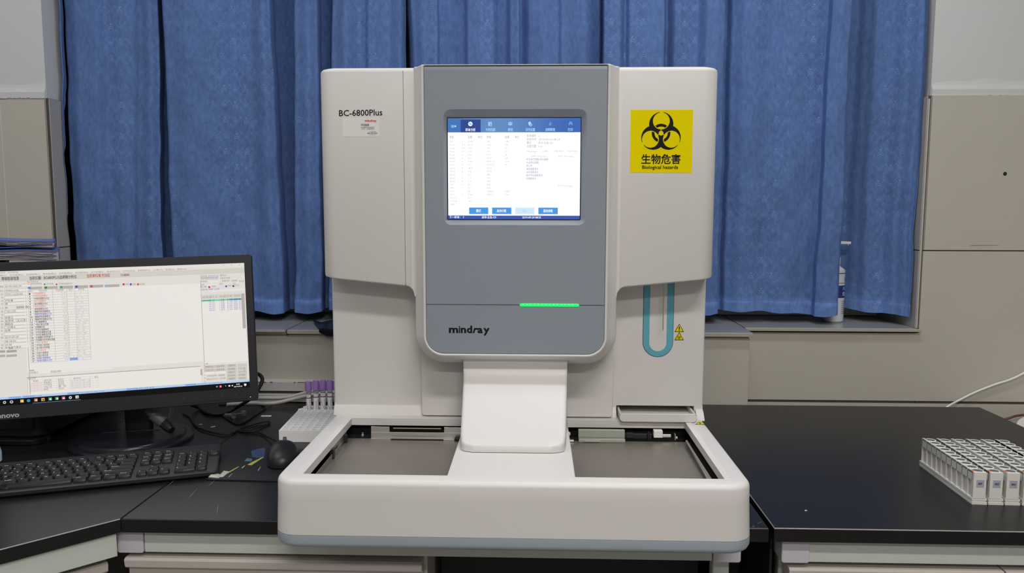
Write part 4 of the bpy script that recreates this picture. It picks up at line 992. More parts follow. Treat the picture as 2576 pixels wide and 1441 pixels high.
# right column
xr = scr(511, 800)[0]; mq(emi('bcb6ae'), xr-.0022, TB+.005, xr-.0008, MH-.034, 3)
mq(C_pan, xr, TB+.005, MW, MH-.030, 3)
for x0, yb_, x1, t, c in ((505, 697, 520, '检验日期', C_gy), (524, 696, 549, '2019-09-24', C_gy), (554, 694.5, 569, '登陆(S)', C_gy), (505, 703.5, 549, '样本号登陆号,条码,姓名', C_gy), (555, 701.5, 579, '初复合并查看', C_gy), (506, 710, 522, '检验组号', C_gy), (559, 708.5, 577, '批量合格', C_gy), (583, 708, 598, '批量审核', C_gy), (602, 709, 614, '病人信息', C_bl), (506, 718, 514, '标本', C_gy), (552, 716, 560, '全部', C_gy), (586, 715.5, 593, '全部', C_gy), (505, 723.5, 520, '病人列表', C_bl), (532, 722.5, 543, '未审核', C_gy), (573, 720.5, 583, '已审核', C_gy), (591, 720, 602, '已打印', C_gy), (507, 730.5, 522, '检验项目', C_gy), (525, 729.5, 553, '血常规（五分类）', C_bl)):
    T2(c, t, x0, yb_, x1, .0032)
mq(emi('5058b0'), *scr(504.5, 698.8), scr(550, 697)[0], scr(504.5, 698.8)[1]+.0006, 4)
for x0, y0, x1, y1 in ((524, 711, 550, 705.5), (516, 718.5, 550, 713.5), (525, 734.5, 616, 725.5)): R2(C_wh, x0, y0, x1, y1, 3)
for x, y, c in ((524.5, 724.3, 'c03030'), (567, 722.3, '3c50d0'), (585, 721.8, '2c5030')): R2(emi(c), x, y, x+4.5, y-4.5, 5)
xw0, yw0 = scr(514, 915); xw1, yw1 = scr(617, 737); mq(C_wh, scr(507, 737)[0], yw0, xw1-.002, yw1, 4)
mq(emi('d4cec6'), scr(507, 737)[0], yw1-.0095, xw1-.002, yw1, 5)
for x, t, wd in ((.003, '标记', .008), (.013, '审', .0035), (.019, '仪器', .008), (.030, '打', .0035), (.038, '急', .0035), (.049, '病人/姓名', .017), (.069, '性', .0035), (.076, '年龄', .007), (.088, '检验项目', .016)): mt(C_gy, t, scr(507, 737)[0]+x*.74, yw1-.0068, wd*.74, .0034, lay=6)
xg0 = scr(507, 737)[0]; xg1 = xw1-.003; yr = yw1-.0105
mq(emi('58c080'), xg0, yr-.0036, xg0+.018, yr, 5); mq(emi('7ccf98'), xg0+.018, yr-.0036, xg0+.055, yr, 5); mq(emi('45a8a8'), xg0+.055, yr-.0036, xg1, yr, 5)
for i in range(6):
    y = yr-.0034-i*.00425
    for x, t, wd in ((.019, '190112%d' % (20+i), .016), (.047, '1 王%s' % '睿琪丽德秀玲'[i], .014), (.068, '男女'[i % 2], .0035), (.074, '%d岁' % (1+i*9), .009), (.086, '血常规（五分', .0215)): mt(emi('7078c8') if i else emi('4858a8'), t, xg0+x*.74, y+.0004, wd*.74, .0030, lay=6)
R2(C_bt, 611, 826, 615, 738, 6)
R2(C_bt, 518, 916, 523.5, 913, 6); xbn = scr(507, 740)[0]
grid = [[('审核(F5)', 'k'), ('默认审核', 'k'), ('批量审核', 'k'), ('', 'k')], [('删除结果', 'r'), ('未检仪录', 'k'), ('打印预览', 'b'), ('下一步', 'k')], [None, None, ('批量打印', 'k'), ('上一步', 'k')], [None, None, ('报告单查询', 'k'), ('单个取结果', 'k')], [None, None, ('仪器重传', 'k'), ('未检测标本', 'k')]]
for r_, y0 in enumerate((922.5, 931, 939, 947, 955)):
    for c_, (x0, x1) in enumerate(((514, 541), (542, 568), (571, 595), (598, 621))):
        if not grid[r_][c_]: continue
        t, k = grid[r_][c_]; yk_ = y0+1.6-(x0-514)*.055+r_*.1
        R2(C_line, x0, yk_+2.6, x1, yk_-5.6, 4); R2(emi('cdc7bf'), x0+.3, yk_+2.2, x1-.3, yk_-5.2, 5)
        if t: T2({'k': C_gy, 'r': C_pk, 'b': C_bl}[k], t, x0+3.5, yk_+.6, x1-3.5, .0033, 0, 7)
for x0, x1 in ((515, 540), (543, 568)): R2(C_wh, x0, 941.5-(x0-515)*.055, x1, 935.5-(x1-515)*.055, 5)
for y, t, x1 in ((947.5, '打印时直接审核', 546), (956, '审核后打印不显示下一条并提醒', 568)): R2(C_wh, 515.5, y+1, 519, y-3, 5); T2(C_gy, t, 520.5, y, x1, .0032)
R2(emi('cdc7bf'), 549, 946.5, 567, 940.5, 5); T2(C_gy, '汇总打印', 551, 945.5, 565, .003, 0, 7)
# taskbar
C_w2 = emi('e8e8e8')
def ricon(x, y, r_, m, k=14, r0=0.):
    n = .0016+.00008*4; P = [mp(x+r_*math.cos(2*math.pi*i/k), y+r_*math.sin(2*math.pi*i/k), n) for i in range(k)]
    if r0: b.use(m).rings([P, [mp(x+r0*math.cos(2*math.pi*i/k), y+r0*math.sin(2*math.pi*i/k), n) for i in range(k)]], True, False, False)
    else: b.use(m).poly(P)
ty = TB/2+.0004
ricon(scr(12.5, 1014)[0], ty, .0027, C_w2, 14, .0015); ricon(scr(30, 1012)[0], ty, .0030, C_w2, 8, .0017)
for px, c, c2 in ((56, 'd8b860', 'f0e0a0'), (72.5, '3898d8', '50b060'), (91, 'd87848', 'd8d8e8'), (109, 'e8b850', 'a04030'), (127, '58a068', 'e8f0e8'), (144, '50a058', 'e8e8d8'), (160.5, 'd86060', 'e8e0f0'), (178, 'e8e8e0', '303038'), (195, 'd8d8c8', 'a8a890')):
    x = scr(px, 1005)[0]
    if px == 178: ricon(x, ty, .0028, C_w2, 14, .0013)
    elif px == 72.5: ricon(x, ty, .003, emi(c), 14, .0014); mq(emi('50b8e0'), x-.002, ty-.0005, x+.003, ty+.0005, 4)
    else: mq(emi(c), x-.0030, ty-.0027, x+.0030, ty+.0032, 3); mq(emi(c2), x-.0008, ty-.0018, x+.0022, ty+.0012, 4)
    if px > 80: mq(emi('78a8d8'), x-.0060, .0006, x+.0060, .0012, 3)
for px, t, wd in ((546, '中', .0032), (568, '^', .003), (577, '■', .0035), (584, '◀', .0032)): mt(C_w2, t, scr(px-2, 970)[0], ty-.0016, wd, .0032)
x = scr(555, 968)[0]; mq(emi('d84838'), x-.0022, ty-.0022, x+.0022, ty+.0022, 4); mt(C_w2, 'S', x, ty-.0014, .0022, .003, .03, 5, 'c')
xx = scr(599, 967)[0]; mt(C_w2, '8:35', xx, ty+.0008, .0070, .0028, .02, 4, 'c'); mt(C_w2, '2019-09-24', xx, ty-.0040, .0165, .0028, .02, 4, 'c')
x = scr(617, 966)[0]; mq(C_w2, x-.0024, ty-.0018, x+.0024, ty+.0022, 3); mq(C_w2, x-.0010, ty-.0034, x+.0004, ty-.0018, 3)
build(b, 'screen', mon, smooth=0)
# stand
M_gloss = mat('glossy_black_plastic', (.011, .011, .015), .26, spec=.4, var=.05)
b = MB(mat=M_gloss)
b.lathe([(.122, .0), (.122, .006), (.119, .009), (.1075, .010), (.1065, .013), (.104, .0155), (.02, .018)], (-.865, 1.585, TOP), 64); build(b, 'stand_base', mon, smooth=40)
nb = Vector((-.873, 1.632, TOP))
b = MB(mat=M_blackpl)
pth = [nb+Vector((0, 0, .012)), nb+Vector((0, 0, .10)), nb-mn*.002+Vector((0, 0, .22))]
b.rings([[p+mu*x-mn*y for x, y in rrect(-.028, .028, -.012, .012, .008, 4)] for p in pth]); build(b, 'stand_neck', mon, smooth=40)
b = MB(mat=mat('steel_grey_rim', (.10, .10, .11), .25, metal=.6)); b.tube([(nb.x-.055+.11*i/12, nb.y-.052+.0*i+.03*(i/12), TOP+.0175) for i in range(13)], .0012, 6); build(b, 'stand_trim', mon, smooth=50)

# ------------------------------------------------------------------ keyboard
KY = R(20.5); ku = Vector((math.cos(KY), math.sin(KY), 0)); kv = Vector((-math.sin(KY), math.cos(KY), 0))
KFR = Vector((-.5895, 1.3700, TOP)); KL, KD = .448, .151
kb = thing('keyboard', 'black full-size keyboard with white legends lying in front of the monitor', 'keyboard', tuple(KFR-ku*KL/2+kv*KD/2), 0)
M_key = mat('black_key', (.012, .012, .014), .38, spec=.35, var=.08, scale=60); M_kbd = mat('keyboard_case', (.020, .020, .023), .42, var=.06, bump=.1)
def kp(x, y, z): return KFR-ku*KL+ku*x+kv*y+Vector((0, 0, z))
def ktop(y): return .0125+.0085*y/KD
b = MB(mat=M_kbd)
def kring(ins, f): return [kp(x, y, f(y)) for x, y in rrect(ins, KL-ins, ins, KD-ins, max(.002, .009-ins), 4)]
b.rings([kring(.004, lambda y: .001), kring(.0, lambda y: .005), kring(0, lambda y: ktop(y)-.002), kring(.0015, lambda y: ktop(y)-.0005), kring(.004, lambda y: ktop(y)), kring(.009, lambda y: ktop(y))]); build(b, 'case', kb, smooth=40)
M_leg = mat('white_legend', (.62, .62, .60), .5, var=0)
U = .0190; UY = .0182
layout = []
def krow(y, x, keys):
    for k in keys:
        if isinstance(k, (int, float)): x += k*U; continue
        nm_, wd = k if isinstance(k, tuple) else (k, 1)
        layout.append((nm_, x, y, wd, 1)); x += wd*U
xk = .0165; yk0 = .0170
krow(yk0, xk, [('Ctrl', 1.25), ('Win', 1.25), ('Alt', 1.25), ('', 6.25), ('Alt', 1.25), ('Win', 1.25), ('Fn', 1.25), ('Ctrl', 1.25), .35, '<', 'v', '>', .35, ('0', 2), '.'])
krow(yk0+UY, xk, [('Shift', 2.25)]+list('ZXCVBNM,./')+[('Shift', 2.75), 1.35, '^', 1.35, '1', '2', '3'])
krow(yk0+2*UY, xk, [('Caps', 1.75)]+list("ASDFGHJKL;'")+[('Enter', 2.25), 3.7, '4', '5', '6'])
krow(yk0+3*UY, xk, [('Tab', 1.5)]+list('QWERTYUIOP[]')+[('\\', 1.5), .35, 'Del', 'End', 'PgDn', .35, '7', '8', '9'])
krow(yk0+4*UY, xk, list('`1234567890-=')+[('Back', 2), .35, 'Ins', 'Home', 'PgUp', .35, 'Num', '/', '*', '-'])
krow(yk0+5.12*UY, xk, ['Esc', 1, 'F1', 'F2', 'F3', 'F4', .5, 'F5', 'F6', 'F7', 'F8', .5, 'F9', 'F10', 'F11', 'F12', .35, 'Prt', 'Scr', 'Brk'])
xn = [l for l in layout if l[0] == '3'][-1][1]+U
layout += [('Enter', xn, yk0, 1, 2), ('+', xn, yk0+2*UY, 1, 2)]
def key_mesh(b, nm_, x, y, wd, hh):
    w_, d_ = wd*U-.0014, hh*UY-.0014; x += .0007; y -= UY/2-.0007
    z0 = ktop(y)-.0005; h_ = .0068
    def rg(ins, z, sh=0.): return [kp(px, py+sh, z+.05*(py-y)) for px, py in rrect(x+ins, x+w_-ins, y+ins, y+d_-ins, .0016, 2)]
    b.use(M_key).rings([rg(0, z0), rg(.0004, z0+h_*.5), rg(.0020, z0+h_-.0006, .0005), rg(.0029, z0+h_, .0005)], True, False, True)
    if nm_:
        nz_ = z0+h_+.0002; o_ = kp(x+.0036, y+d_-.0075, nz_+.05*(d_-.0075)); b.use(M_leg)
        if len(nm_) > 1: b.text(nm_, o_, ku, kv+Vector((0, 0, .05)), width=.0022*len(nm_)+.0012, height=.0026, bold=.02)
        else: b.text(nm_, o_, ku, kv+Vector((0, 0, .05)), height=.0040, bold=.02)
layout.sort(key=lambda l: -l[1])
rest = MB()
for i, l in enumerate(layout):
    if i < 98: b = MB(); key_mesh(b, *l); build(b, 'key', kb, smooth=30)
    else: key_mesh(rest, *l)
if rest.v: build(rest, 'far_keys', kb, smooth=30)['kind'] = 'stuff'

# ------------------------------------------------------------------ mouse, mat, cables
b = MB(mat=mat('mouse_mat_print', (.011, .011, .014), .45, var=.2, scale=20, bump=.15, bscale=900))
pad = [(-.604, 1.352), (-.392, 1.346), (-.400, 1.535), (-.628, 1.545)]
P_ = [Vector(p) for p in pad]
b.rings([[(p.x, p.y, TOP+.0003) for p in P_], [(p.x, p.y, TOP+.0025) for p in P_]])
padz = TOP+.0026
def blob(m, pts, z): b.use(m).poly([(p.x, p.y, z) for p in pts])
bl = mat('mat_print_blue', (.035, .06, .16), .45, var=.4, scale=60); yl = mat('mat_print_yellow', (.42, .42, .10), .5, var=.2, scale=60); cy = mat('mat_print_cyan', (.06, .16, .22), .5, var=.3, scale=60); wh_ = mat('mat_print_white', (.5, .5, .46), .6, var=.2, scale=60)
pp = lambda x, y: on(x, y, padz)
blob(bl, [pp(*q) for q in ((634, 1150), (664, 1152), (668, 1126), (650, 1128), (632, 1134))], padz+.0001)
blob(cy, [pp(*q) for q in ((614, 1160), (633, 1161), (634, 1154), (622, 1152))], padz+.0002)
blob(yl, [pp(*q) for q in ((622, 1169), (632, 1171), (664, 1150), (660, 1150), (638, 1160))], padz+.0003)
blob(yl, [pp(*q) for q in ((560, 1195), (573, 1191), (602, 1174), (598, 1174))], padz+.0002)
blob(wh_, [pp(*q) for q in ((547, 1201), (561, 1200), (577, 1186), (563, 1184))], padz+.0003)
for q in (((607, 1177), (610, 1178), (617, 1171), (615, 1171)), ((648, 1184), (650, 1184), (656, 1174), (655, 1174)), ((574, 1200), (576, 1200), (585, 1191), (584, 1191))): blob(wh_, [pp(*k) for k in q], padz+.0003)
for i in range(10):
    a0 = (632+i*1.6, 1137+i*.5+i*i*.16); a1 = (632+(i+1)*1.6, 1137+(i+1)*.5+(i+1)**2*.16); blob(cy, [pp(*a0), pp(a0[0], a0[1]+1), pp(a1[0], a1[1]+1), pp(*a1)], padz+.0003)
c_ = on(533, 1199, padz); b.use(wh_); b.rings([[(c_.x-.006, c_.y-.002, padz), (c_.x+.016, c_.y-.006, padz), (c_.x+.010, c_.y+.014, padz), (c_.x-.003, c_.y+.016, padz)], [(c_.x-.002, c_.y+.001, padz+.004), (c_.x+.008, c_.y-.001, padz+.003), (c_.x+.006, c_.y+.009, padz+.003), (c_.x, c_.y+.010, padz+.005)]])
tag(build(b, 'mouse_mat', smooth=0, base=True), 'dark printed mouse mat with a torn corner beside the keyboard', 'mouse mat')
mc = Vector((-.497, 1.462, TOP+.0034)); ma = R(12)
mo = thing('computer_mouse', 'black wired computer mouse on the mouse mat next to the analyser', 'mouse', tuple(mc))
b = MB(mat=M_blackpl); rs = []
for i in range(15):
    t = i/14; y = -.054+.108*t
    w_ = .0315*math.sqrt(max(.02, 1-abs(2*t-.96)**2.6)); h_ = .0385*math.sin(math.pi*min(1, max(.06, t*.92+.055)))**.62
    ring_ = []
    for k in range(17):
        a = math.pi*k/16; ring_.append((w_*math.cos(a)*(1 if abs(math.cos(a)) < .98 else .96), y, max(.0008, h_*math.sin(a)**.75)))
    rs.append([Vector((q[0]*math.cos(ma)-q[1]*math.sin(ma), q[0]*math.sin(ma)+q[1]*math.cos(ma), q[2]))+mc for q in ring_])
b.rings(rs); build(b, 'body', mo, smooth=60)
def ml(x, y, z): return Vector((x*math.cos(ma)-y*math.sin(ma), x*math.sin(ma)+y*math.cos(ma), z))+mc
b = MB(mat=mat('grey_wheel', (.07, .07, .07), .5)); b.rings([[ml(xx, .030+.010*math.cos(2*math.pi*k/18), .0275+.010*math.sin(2*math.pi*k/18)) for k in range(18)] for xx in (-.003, .003)]); build(b, 'wheel', mo, smooth=40)
b = MB(mat=M_blk)
cabp = [ml(0, .052, .012), on(672, 1098, TOP+.004), on(650, 1088, TOP+.003), on(612, 1085, TOP+.003), on(599, 1082, TOP+.003), on(632, 1080, TOP+.004), on(660, 1072, TOP+.003), on(678, 1064, TOP+.003), on(672, 1060, TOP+.004), on(640, 1067, TOP+.003), on(605, 1079, TOP+.003), on(580, 1091, TOP+.003), on(550, 1091, TOP+.003), on(505, 1079, TOP+.003), on(488, 1066, TOP+.003), on(478, 1050, TOP+.003), on(460, 1040, TOP+.003)]
b.tube(spline(cabp, 6), .0019, 8); build(b, 'cable', mo, smooth=60)

def cable(name, label, pts, r_, m, cat='cable', n=10, group=None):
    b = MB(mat=m); b.tube(spline(pts, 8), r_, n); return tag(build(b, name, smooth=60, base=True), label, cat, group)
M_wcab = mat('off_white_cable', (.52, .50, .47), .45, var=.04)
cable('cable', 'upper of two off-white cables running along the wall behind the monitor', [at(575, 1012, 1.84), at(625, 1003, 1.87), at(660, 1001, 1.89), at(700, 1001, 1.897), at(730, 998, 1.899), at(765, 989, 1.90), at(800, 980, 1.90), at(850, 972, 1.90)], .0048, M_wcab)
cable('cable', 'lower of two off-white cables, nearer the foam tube rack', [at(570, 1018, 1.81), at(630, 1014, 1.84), at(665, 1015, 1.862), at(695, 1013, 1.872), at(728, 1006, 1.880), at(765, 997, 1.885), at(800, 990, 1.885), at(850, 986, 1.885)], .0048, M_wcab)
cable('power_cable', 'black cable looping down from behind the right edge of the monitor', [at(630, 935, 1.70), at(652, 942, 1.72), at(660, 955, 1.72), at(652, 975, 1.71), at(633, 1000, 1.70), on(600, 1022, TOP+.02), on(560, 1041, TOP+.005), on(525, 1040, TOP+.005), on(500, 1025, TOP+.006), on(480, 1018, TOP+.02)], .0042, M_blk)
cable('power_cable', 'thin black cable curving over the bench towards the wall, right of the sample cup', [on(560, 1046, TOP+.0025), on(600, 1066, TOP+.0025), on(640, 1046, TOP+.0025), on(663, 1030, TOP+.0025), on(664, 1022, TOP+.0025), on(640, 1014, TOP+.0025), Vector((-.80, 1.88, TOP+.0025))], .0022, M_blk)
# video plug hanging behind the monitor, white cable end beside it
vp = thing('video_plug', 'grey video cable plug lying on the bench behind the monitor base', 'plug', tuple(on(405, 1075, TOP)))
p0, p1 = on(372, 1032, TOP+.068), on(412, 1062, TOP+.042); dv = (p1-p0).normalized()
b = MB(mat=mat('grey_plug', (.10, .10, .10), .5, var=.05)); b.tube([p0-dv*.004, p0+dv*.012, p0+dv*.013, p0+(p1-p0)*.85, p1], [.007, .0095, .0125, .0135, .0125], 14); build(b, 'grip', vp, smooth=40)
b = MB(mat=M_blackpl); p2 = on(432, 1082, TOP+.0285); b.tube([p1, p1+(p2-p1)*.6, p2], [.0115, .011, .008], 10); build(b, 'connector', vp, smooth=30)
b = MB(mat=M_steel2); q = on(430, 1068, TOP+.034); b.tube([q-dv*.010, q+dv*.004], [.003, .0035], 8); build(b, 'screw', vp, smooth=40)
b = MB(mat=M_blk); b.tube(spline([p0, p0+Vector((-.02, .01, .01)), p0+Vector((-.05, .05, .0)), p0+Vector((-.06, .10, -.04)), p0+Vector((-.03, .14, -.058))], 6), .004, 8); build(b, 'cable', vp, smooth=60)
b = MB(mat=M_wcab); b.tube([at(428, 1051, 1.69), at(431, 1040, 1.69), at(432, 1024, 1.69), at(433, 1000, 1.69), at(433, 985, 1.69)], [.0045, .0045, .004, .004, .004], 10); tag(build(b, 'cable', smooth=60, base=True), 'short white cable end hanging below the monitor', 'cable')
# sample cup lying on its side with its cap
M_cup = mat('clear_sample_plastic', (.55, .56, .58), .2, var=.02, trans=.75, alpha=.75)
cu = thing('sample_cup', 'small clear capped sample cup lying on the bench under the monitor edge', 'sample cup', tuple(on(585, 1046, TOP)))
a0, a1 = on(568, 1044, TOP+.0055), on(588, 1046, TOP+.0068); d_ = (a1-a0).normalized()
b = MB(mat=M_cup); b.tube([a0-d_*.004, a0, a1, a1+d_*.001], [.002, .0045, .0066, .0078], 18, cap=False); build(b, 'cup', cu, smooth=60)
a2 = on(612, 1040, TOP+.007); b = MB(mat=M_cup); b.tube([a2-d_*.0022, a2-d_*.0010, a2+d_*.0012, a2+d_*.002], [.0058, .0080, .0080, .0062], 18); b.tube([a1+Vector((0, 0, .0035)), (a1+a2)/2+Vector((0, 0, .003)), a2-d_*.001], .0013, 6); build(b, 'cap', cu, smooth=50)
for px, py, lb, s_, a_ in ((670, 1047, 'small white paper scrap on the middle bench behind the mouse cable', .012, .05), (536, 1074, 'tiny white paper crumb on the bench behind the keyboard', .005, .8), (505, 1068, 'tiniest white crumb near the cable behind the keyboard', .0035, .2), (2027, 1285, 'single white speck lying on the right-hand bench near its front edge', .0018, .1)):
    c_ = on(px, py, TOP); b = MB(mat=mat('paper_scrap', (.8, .79, .76), .7, var=.03)); b.obox(c_+Vector((0, 0, .0008)), (math.cos(a_), math.sin(a_), 0), (-math.sin(a_), math.cos(a_), 0), (0, 0, 1), s_, s_*.32, .0006); tag(build(b, 'paper_scrap', base=True, smooth=0), lb, 'paper scrap')
# scratches on the corner bench
b = MB(mat=mat('pale_scratch', (.16, .16, .15), .6, var=.3, scale=90))
sc_ = [((452, 1195), (420, 1224)), ((541, 1207), (520, 1226)), ((497, 1228), (470, 1258)), ((548, 1270), (546, 1292))]
for (p, q) in sc_:
    a0, a1 = on(*p, TOP+.0003), on(*q, TOP+.0003); t_ = (a1-a0).normalized().cross(Vector((0, 0, 1)))*.0006
    b.add([a0-t_*.2, a0+t_*.2, (a0+a1)/2+t_, a1+t_*.2, a1-t_*.2, (a0+a1)/2-t_], [(0, 1, 2, 3, 4, 5)])
for (p, q) in (((1893, 1322), (1899, 1325)), ((1905, 1317), (1916, 1312)), ((1893, 1326), (1898, 1322))):
    a0, a1 = on(*p, TOP+.0003), on(*q, TOP+.0003); t_ = (a1-a0).normalized().cross(Vector((0, 0, 1)))*.0004; b.quad(a0-t_, a0+t_, a1+t_, a1-t_)
build(b, 'scratch', main, smooth=0)

# ------------------------------------------------------------------ foam rack with blood tubes
FZ = TOP+.0255
fr = thing('foam_rack', 'white foam tube rack with a torn rear corner, left of the analyser', 'tube rack', (-.47, 1.69, TOP))
fx0, fx1, fy0, fy1, pch = -.5475, -.3895, 1.587, 1.795, .0160
M_foam = mat('white_foam', (.86, .86, .86), .8, var=.06, scale=90, bump=.5, bscale=350); M_foamd = mat('foam_hole', (.84, .84, .85), .8, var=.05)
b = MB(mat=M_foam); holes = []
NX, NY = 9, 12; hx = [fx0+.0115+pch*i for i in range(NX)]; hy = [1.5975+.01655*j for j in range(NY)]
skew = lambda x, y: (x-.07*(y-fy0), y)
out_ = [skew(fx0, fy0), skew(fx1, fy0), skew(fx1, fy1), skew(fx0+.012, fy1), skew(fx0+.006, fy1-.012), skew(fx0+.010, fy1-.020), skew(fx0-.001, fy1-.031), skew(fx0+.002, fy1-.045)]
loops = [[(x, y, FZ) for x, y in out_]]; hr = .0062
for j, y in enumerate(hy):
    for i, x in enumerate(hx):
        if j > 9 and i == 0: continue
        cx_, cy_ = skew(x, y); loops.append([(cx_+hr*math.cos(-2*math.pi*k/14), cy_+hr*math.sin(-2*math.pi*k/14), FZ) for k in range(14)])
b.tess(loops); b.rings([[(x, y, TOP+.0005) for x, y in out_], [(x, y, FZ) for x, y in out_]], True, True, False)
for lp in loops[1:]:
    b.use(M_foamd).rings([lp, [(p[0], p[1], TOP+.006) for p in lp]], True, False, True)
b.use(M_blk).box(fx0+.0005, fx0+.009, fy0-.0008, fy0+.002, TOP+.0008, TOP+.0045)
build(b, 'foam_block', fr, smooth=30)
M_glass = mat('tube_glass', (.80, .82, .84), .08, var=0, trans=.92, ior=1.2); M_cap = mat('purple_cap', (.36, .21, .56), .45, var=.06, scale=60); M_blood = mat('dark_blood', (.05, .004, .006), .3, var=.1); M_lab = mat('white_label', (.86, .85, .86), .5, var=.02); M_pur = mat('purple_print', (.22, .05, .22), .5)
def make_tube():
    t = thing('blood_tube', 'purple-capped blood tube', 'blood tube', (0, 0, 0))
    b = MB(mat=M_glass); b.lathe([(.0015, .0005), (.0048, .003), (.0060, .010), (.0060, .072), (.0052, .072), (.0052, .012), (.001, .006)], (0, 0, 0), 20); build(b, 'glass', t, smooth=50)
    b = MB(mat=M_blood); b.lathe([(.0012, .0035), (.0046, .008), (.0050, .014), (.0050, .036), (.0012, .036)], (0, 0, 0), 16); build(b, 'blood', t, smooth=40)
    b = MB(mat=M_cap); b.lathe([(.0060, .066), (.0076, .0665), (.0078, .070), (.0076, .0855), (.0072, .0880), (.0062, .0882), (.0055, .0862), (.001, .0855)], (0, 0, 0), 28); build(b, 'cap', t, smooth=40)
    b = MB(mat=M_lab)
    def strip(a0, a1, z0, z1, rr, m, n=10):
        b.use(m); A = [R(a0+(a1-a0)*i/n) for i in range(n+1)]
        b.rings([[(rr*math.cos(a), rr*math.sin(a), z0) for a in A], [(rr*math.cos(a), rr*math.sin(a), z1) for a in A]], closed=False, cap0=False, cap1=False)
    strip(-190, -20, .018, .0585, .00615, M_lab); strip(-190, -20, .0490, .0515, .00622, M_pur); strip(-180, -60, .0548, .0556, .00622, M_gin)
    for i in range(6): strip(-62+i*5, -60+i*5-1.2*(i % 2), .020, .044, .00622, M_gin, 3)
    build(b, 'label', t, smooth=40); return t
proto = make_tube(); tl = ['first purple-capped blood tube from the left, at the torn corner of the foam rack', 'second purple-capped blood tube from the left in the foam rack', 'third purple-capped blood tube from the left in the foam rack', 'fourth purple-capped blood tube from the left in the foam rack', 'purple-capped blood tube nearest the analyser side, partly hidden by it']
y_t = 1.759; tilt = [(.5, -1.5), (1, .6), (.6, .9), (-.4, .8), (0, .3)]; spin = [0, 25, 14, -6, 10]
for i in range(5):
    t = proto if i == 0 else copy_tree(proto)
    p = on(772+17.9*i, 1035, FZ)
    t.location = (p.x, y_t, TOP+.0063+(.0 if i else -.0025)+.0012*(i in (2, 3))); t.rotation_euler = (0, R(tilt[i][1]*.5), R(spin[i])); t['label'] = tl[i]; t['group'] = 'blood tubes in the foam rack'
# ink scrawls on the labels are strips of their own on the tubes
for i, t in enumerate([o for o in COL.objects if o.get('category') == 'blood tube']):
    b = MB(mat=M_ink); zz = [.041, .039, .034, .027, .020] if i == 0 else [.041, .030, .028, .020]
    aa = [-150, -125, -105, -98, -96] if i == 0 else ([-118, -116, -112, -110], [-100, -99, -97, -95], [-120, -112, -90, -62], [-125, -122, -95, -80], [-130, -115, -100, -90])[min(4, i)]
    if len(aa) < len(zz): aa = aa+[aa[-1]]*(len(zz)-len(aa))
    b.tube([(.0063*math.cos(R(a)), .0063*math.sin(R(a)), z) for a, z in zip(aa, zz)], .00035, 5)
    o = build(b, 'ink_scrawl', None, smooth=0); o.parent = t

# ------------------------------------------------------------------ desktop tower with paper folders
b = MB(mat=M_blackpl)
tw = thing('computer_tower', 'black desktop computer case behind the monitor, under the blue folders', 'computer', (-1.19, 1.70, TOP))
PT = CAMZ-.150
b.prism(rrect(-1.335, -1.045, 1.560, 1.875, .03, 5), 'z', TOP+.012, PT); build(b, 'case', tw, bevel=.004)
b = MB(mat=M_gloss); b.prism(rrect(-1.34, -1.04, 1.540, 1.60, .03, 5), 'z', TOP+.0, TOP+.012); build(b, 'plinth', tw, bevel=.003)
b = MB(mat=M_blackpl); b.prism(rrect(-1.32, -1.06, 1.553, 1.562, .003, 2), 'z', TOP+.03, PT-.03); build(b, 'front_bezel', tw, bevel=.002)
M_fol = mat('blue_folder', (.085, .145, .42), .4, var=.08, scale=20); M_paper = mat('paper_edges', (.36, .345, .40), .75, var=.25, scale=150); M_dkp = mat('dark_folder_card', (.05, .05, .055), .6, var=.2)
def folder(label, x0, x1, y0, y1, z0, z1, sag, seed, dark):
    rnd = random.Random(seed); root = thing('paper_folder', label, 'folder', (x1, y0, z0), 0, 'blue folders stacked on the computer case')
    n = 24
    def sheet(b, za, zb_, ins, f0, f1):
        A, B_, = [], []
        rs = []
        for i in range(n+1):
            t = i/n; x = x0+ins+(x1-x0-ins)*t
            rs.append([(x, y0+ins*.5, za+f0(t)), (x, y1, za+f0(t)), (x, y1, zb_+f1(t)), (x, y0+ins*.5, zb_+f1(t))])
        b.rings(rs)
    H = z1-z0
    f = lambda t: -sag*t*t+.0012*math.sin(9*t+seed)
    b = MB(mat=M_fol); sheet(b, z1-.0022, z1, 0, f, f); sheet(b, z0, z0+.0016, 0, lambda t: .006*t, lambda t: .006*t); build(b, 'cover', root, smooth=40)
    b = MB(mat=M_paper)
    lo = lambda t: .0065*math.sin(math.pi*min(1, t*1.1))*dark+.0018*math.sin(17*t+seed)*(1-t)-sag*t*t*.4
    sheet(b, z0+.45*H-.001, z1-.0024, .004, lo, f); build(b, 'papers', root, smooth=30)
    b = MB(mat=M_paper)
    for i in range(5):
        z = z1-.004-i*H*.09; rs = []
        for k in range(n+1):
            t = k/n; x = x0+.002+(x1-x0-.006*(1+i % 2))*t; zz = z+f(t)*(1-.1*i)+.0006*math.sin(23*t+i*2); rs.append([(x, y0-.001-.0007*(i % 3), zz), (x, y0+.01, zz), (x, y0+.01, zz+.0005), (x, y0-.001-.0007*(i % 3), zz+.0005)])
        b.rings(rs)
    build(b, 'loose_sheets', root, smooth=0)
    b = MB(mat=M_dkp); b.box(x0+.003, x0+(x1-x0)*.55, y0+.012, y1, z0+.003, z0+.45*H); b.use(M_blk).box(x0+(x1-x0)*.60-.05, x0+(x1-x0)*.60-.032, y0+.0115, y0+.014, z0+.002, z0+.0055); build(b, 'inner_card', root, smooth=0)
    root.rotation_euler = (0, 0, R(31))
    return root
zA_ = at(74, 655, 1.75).z
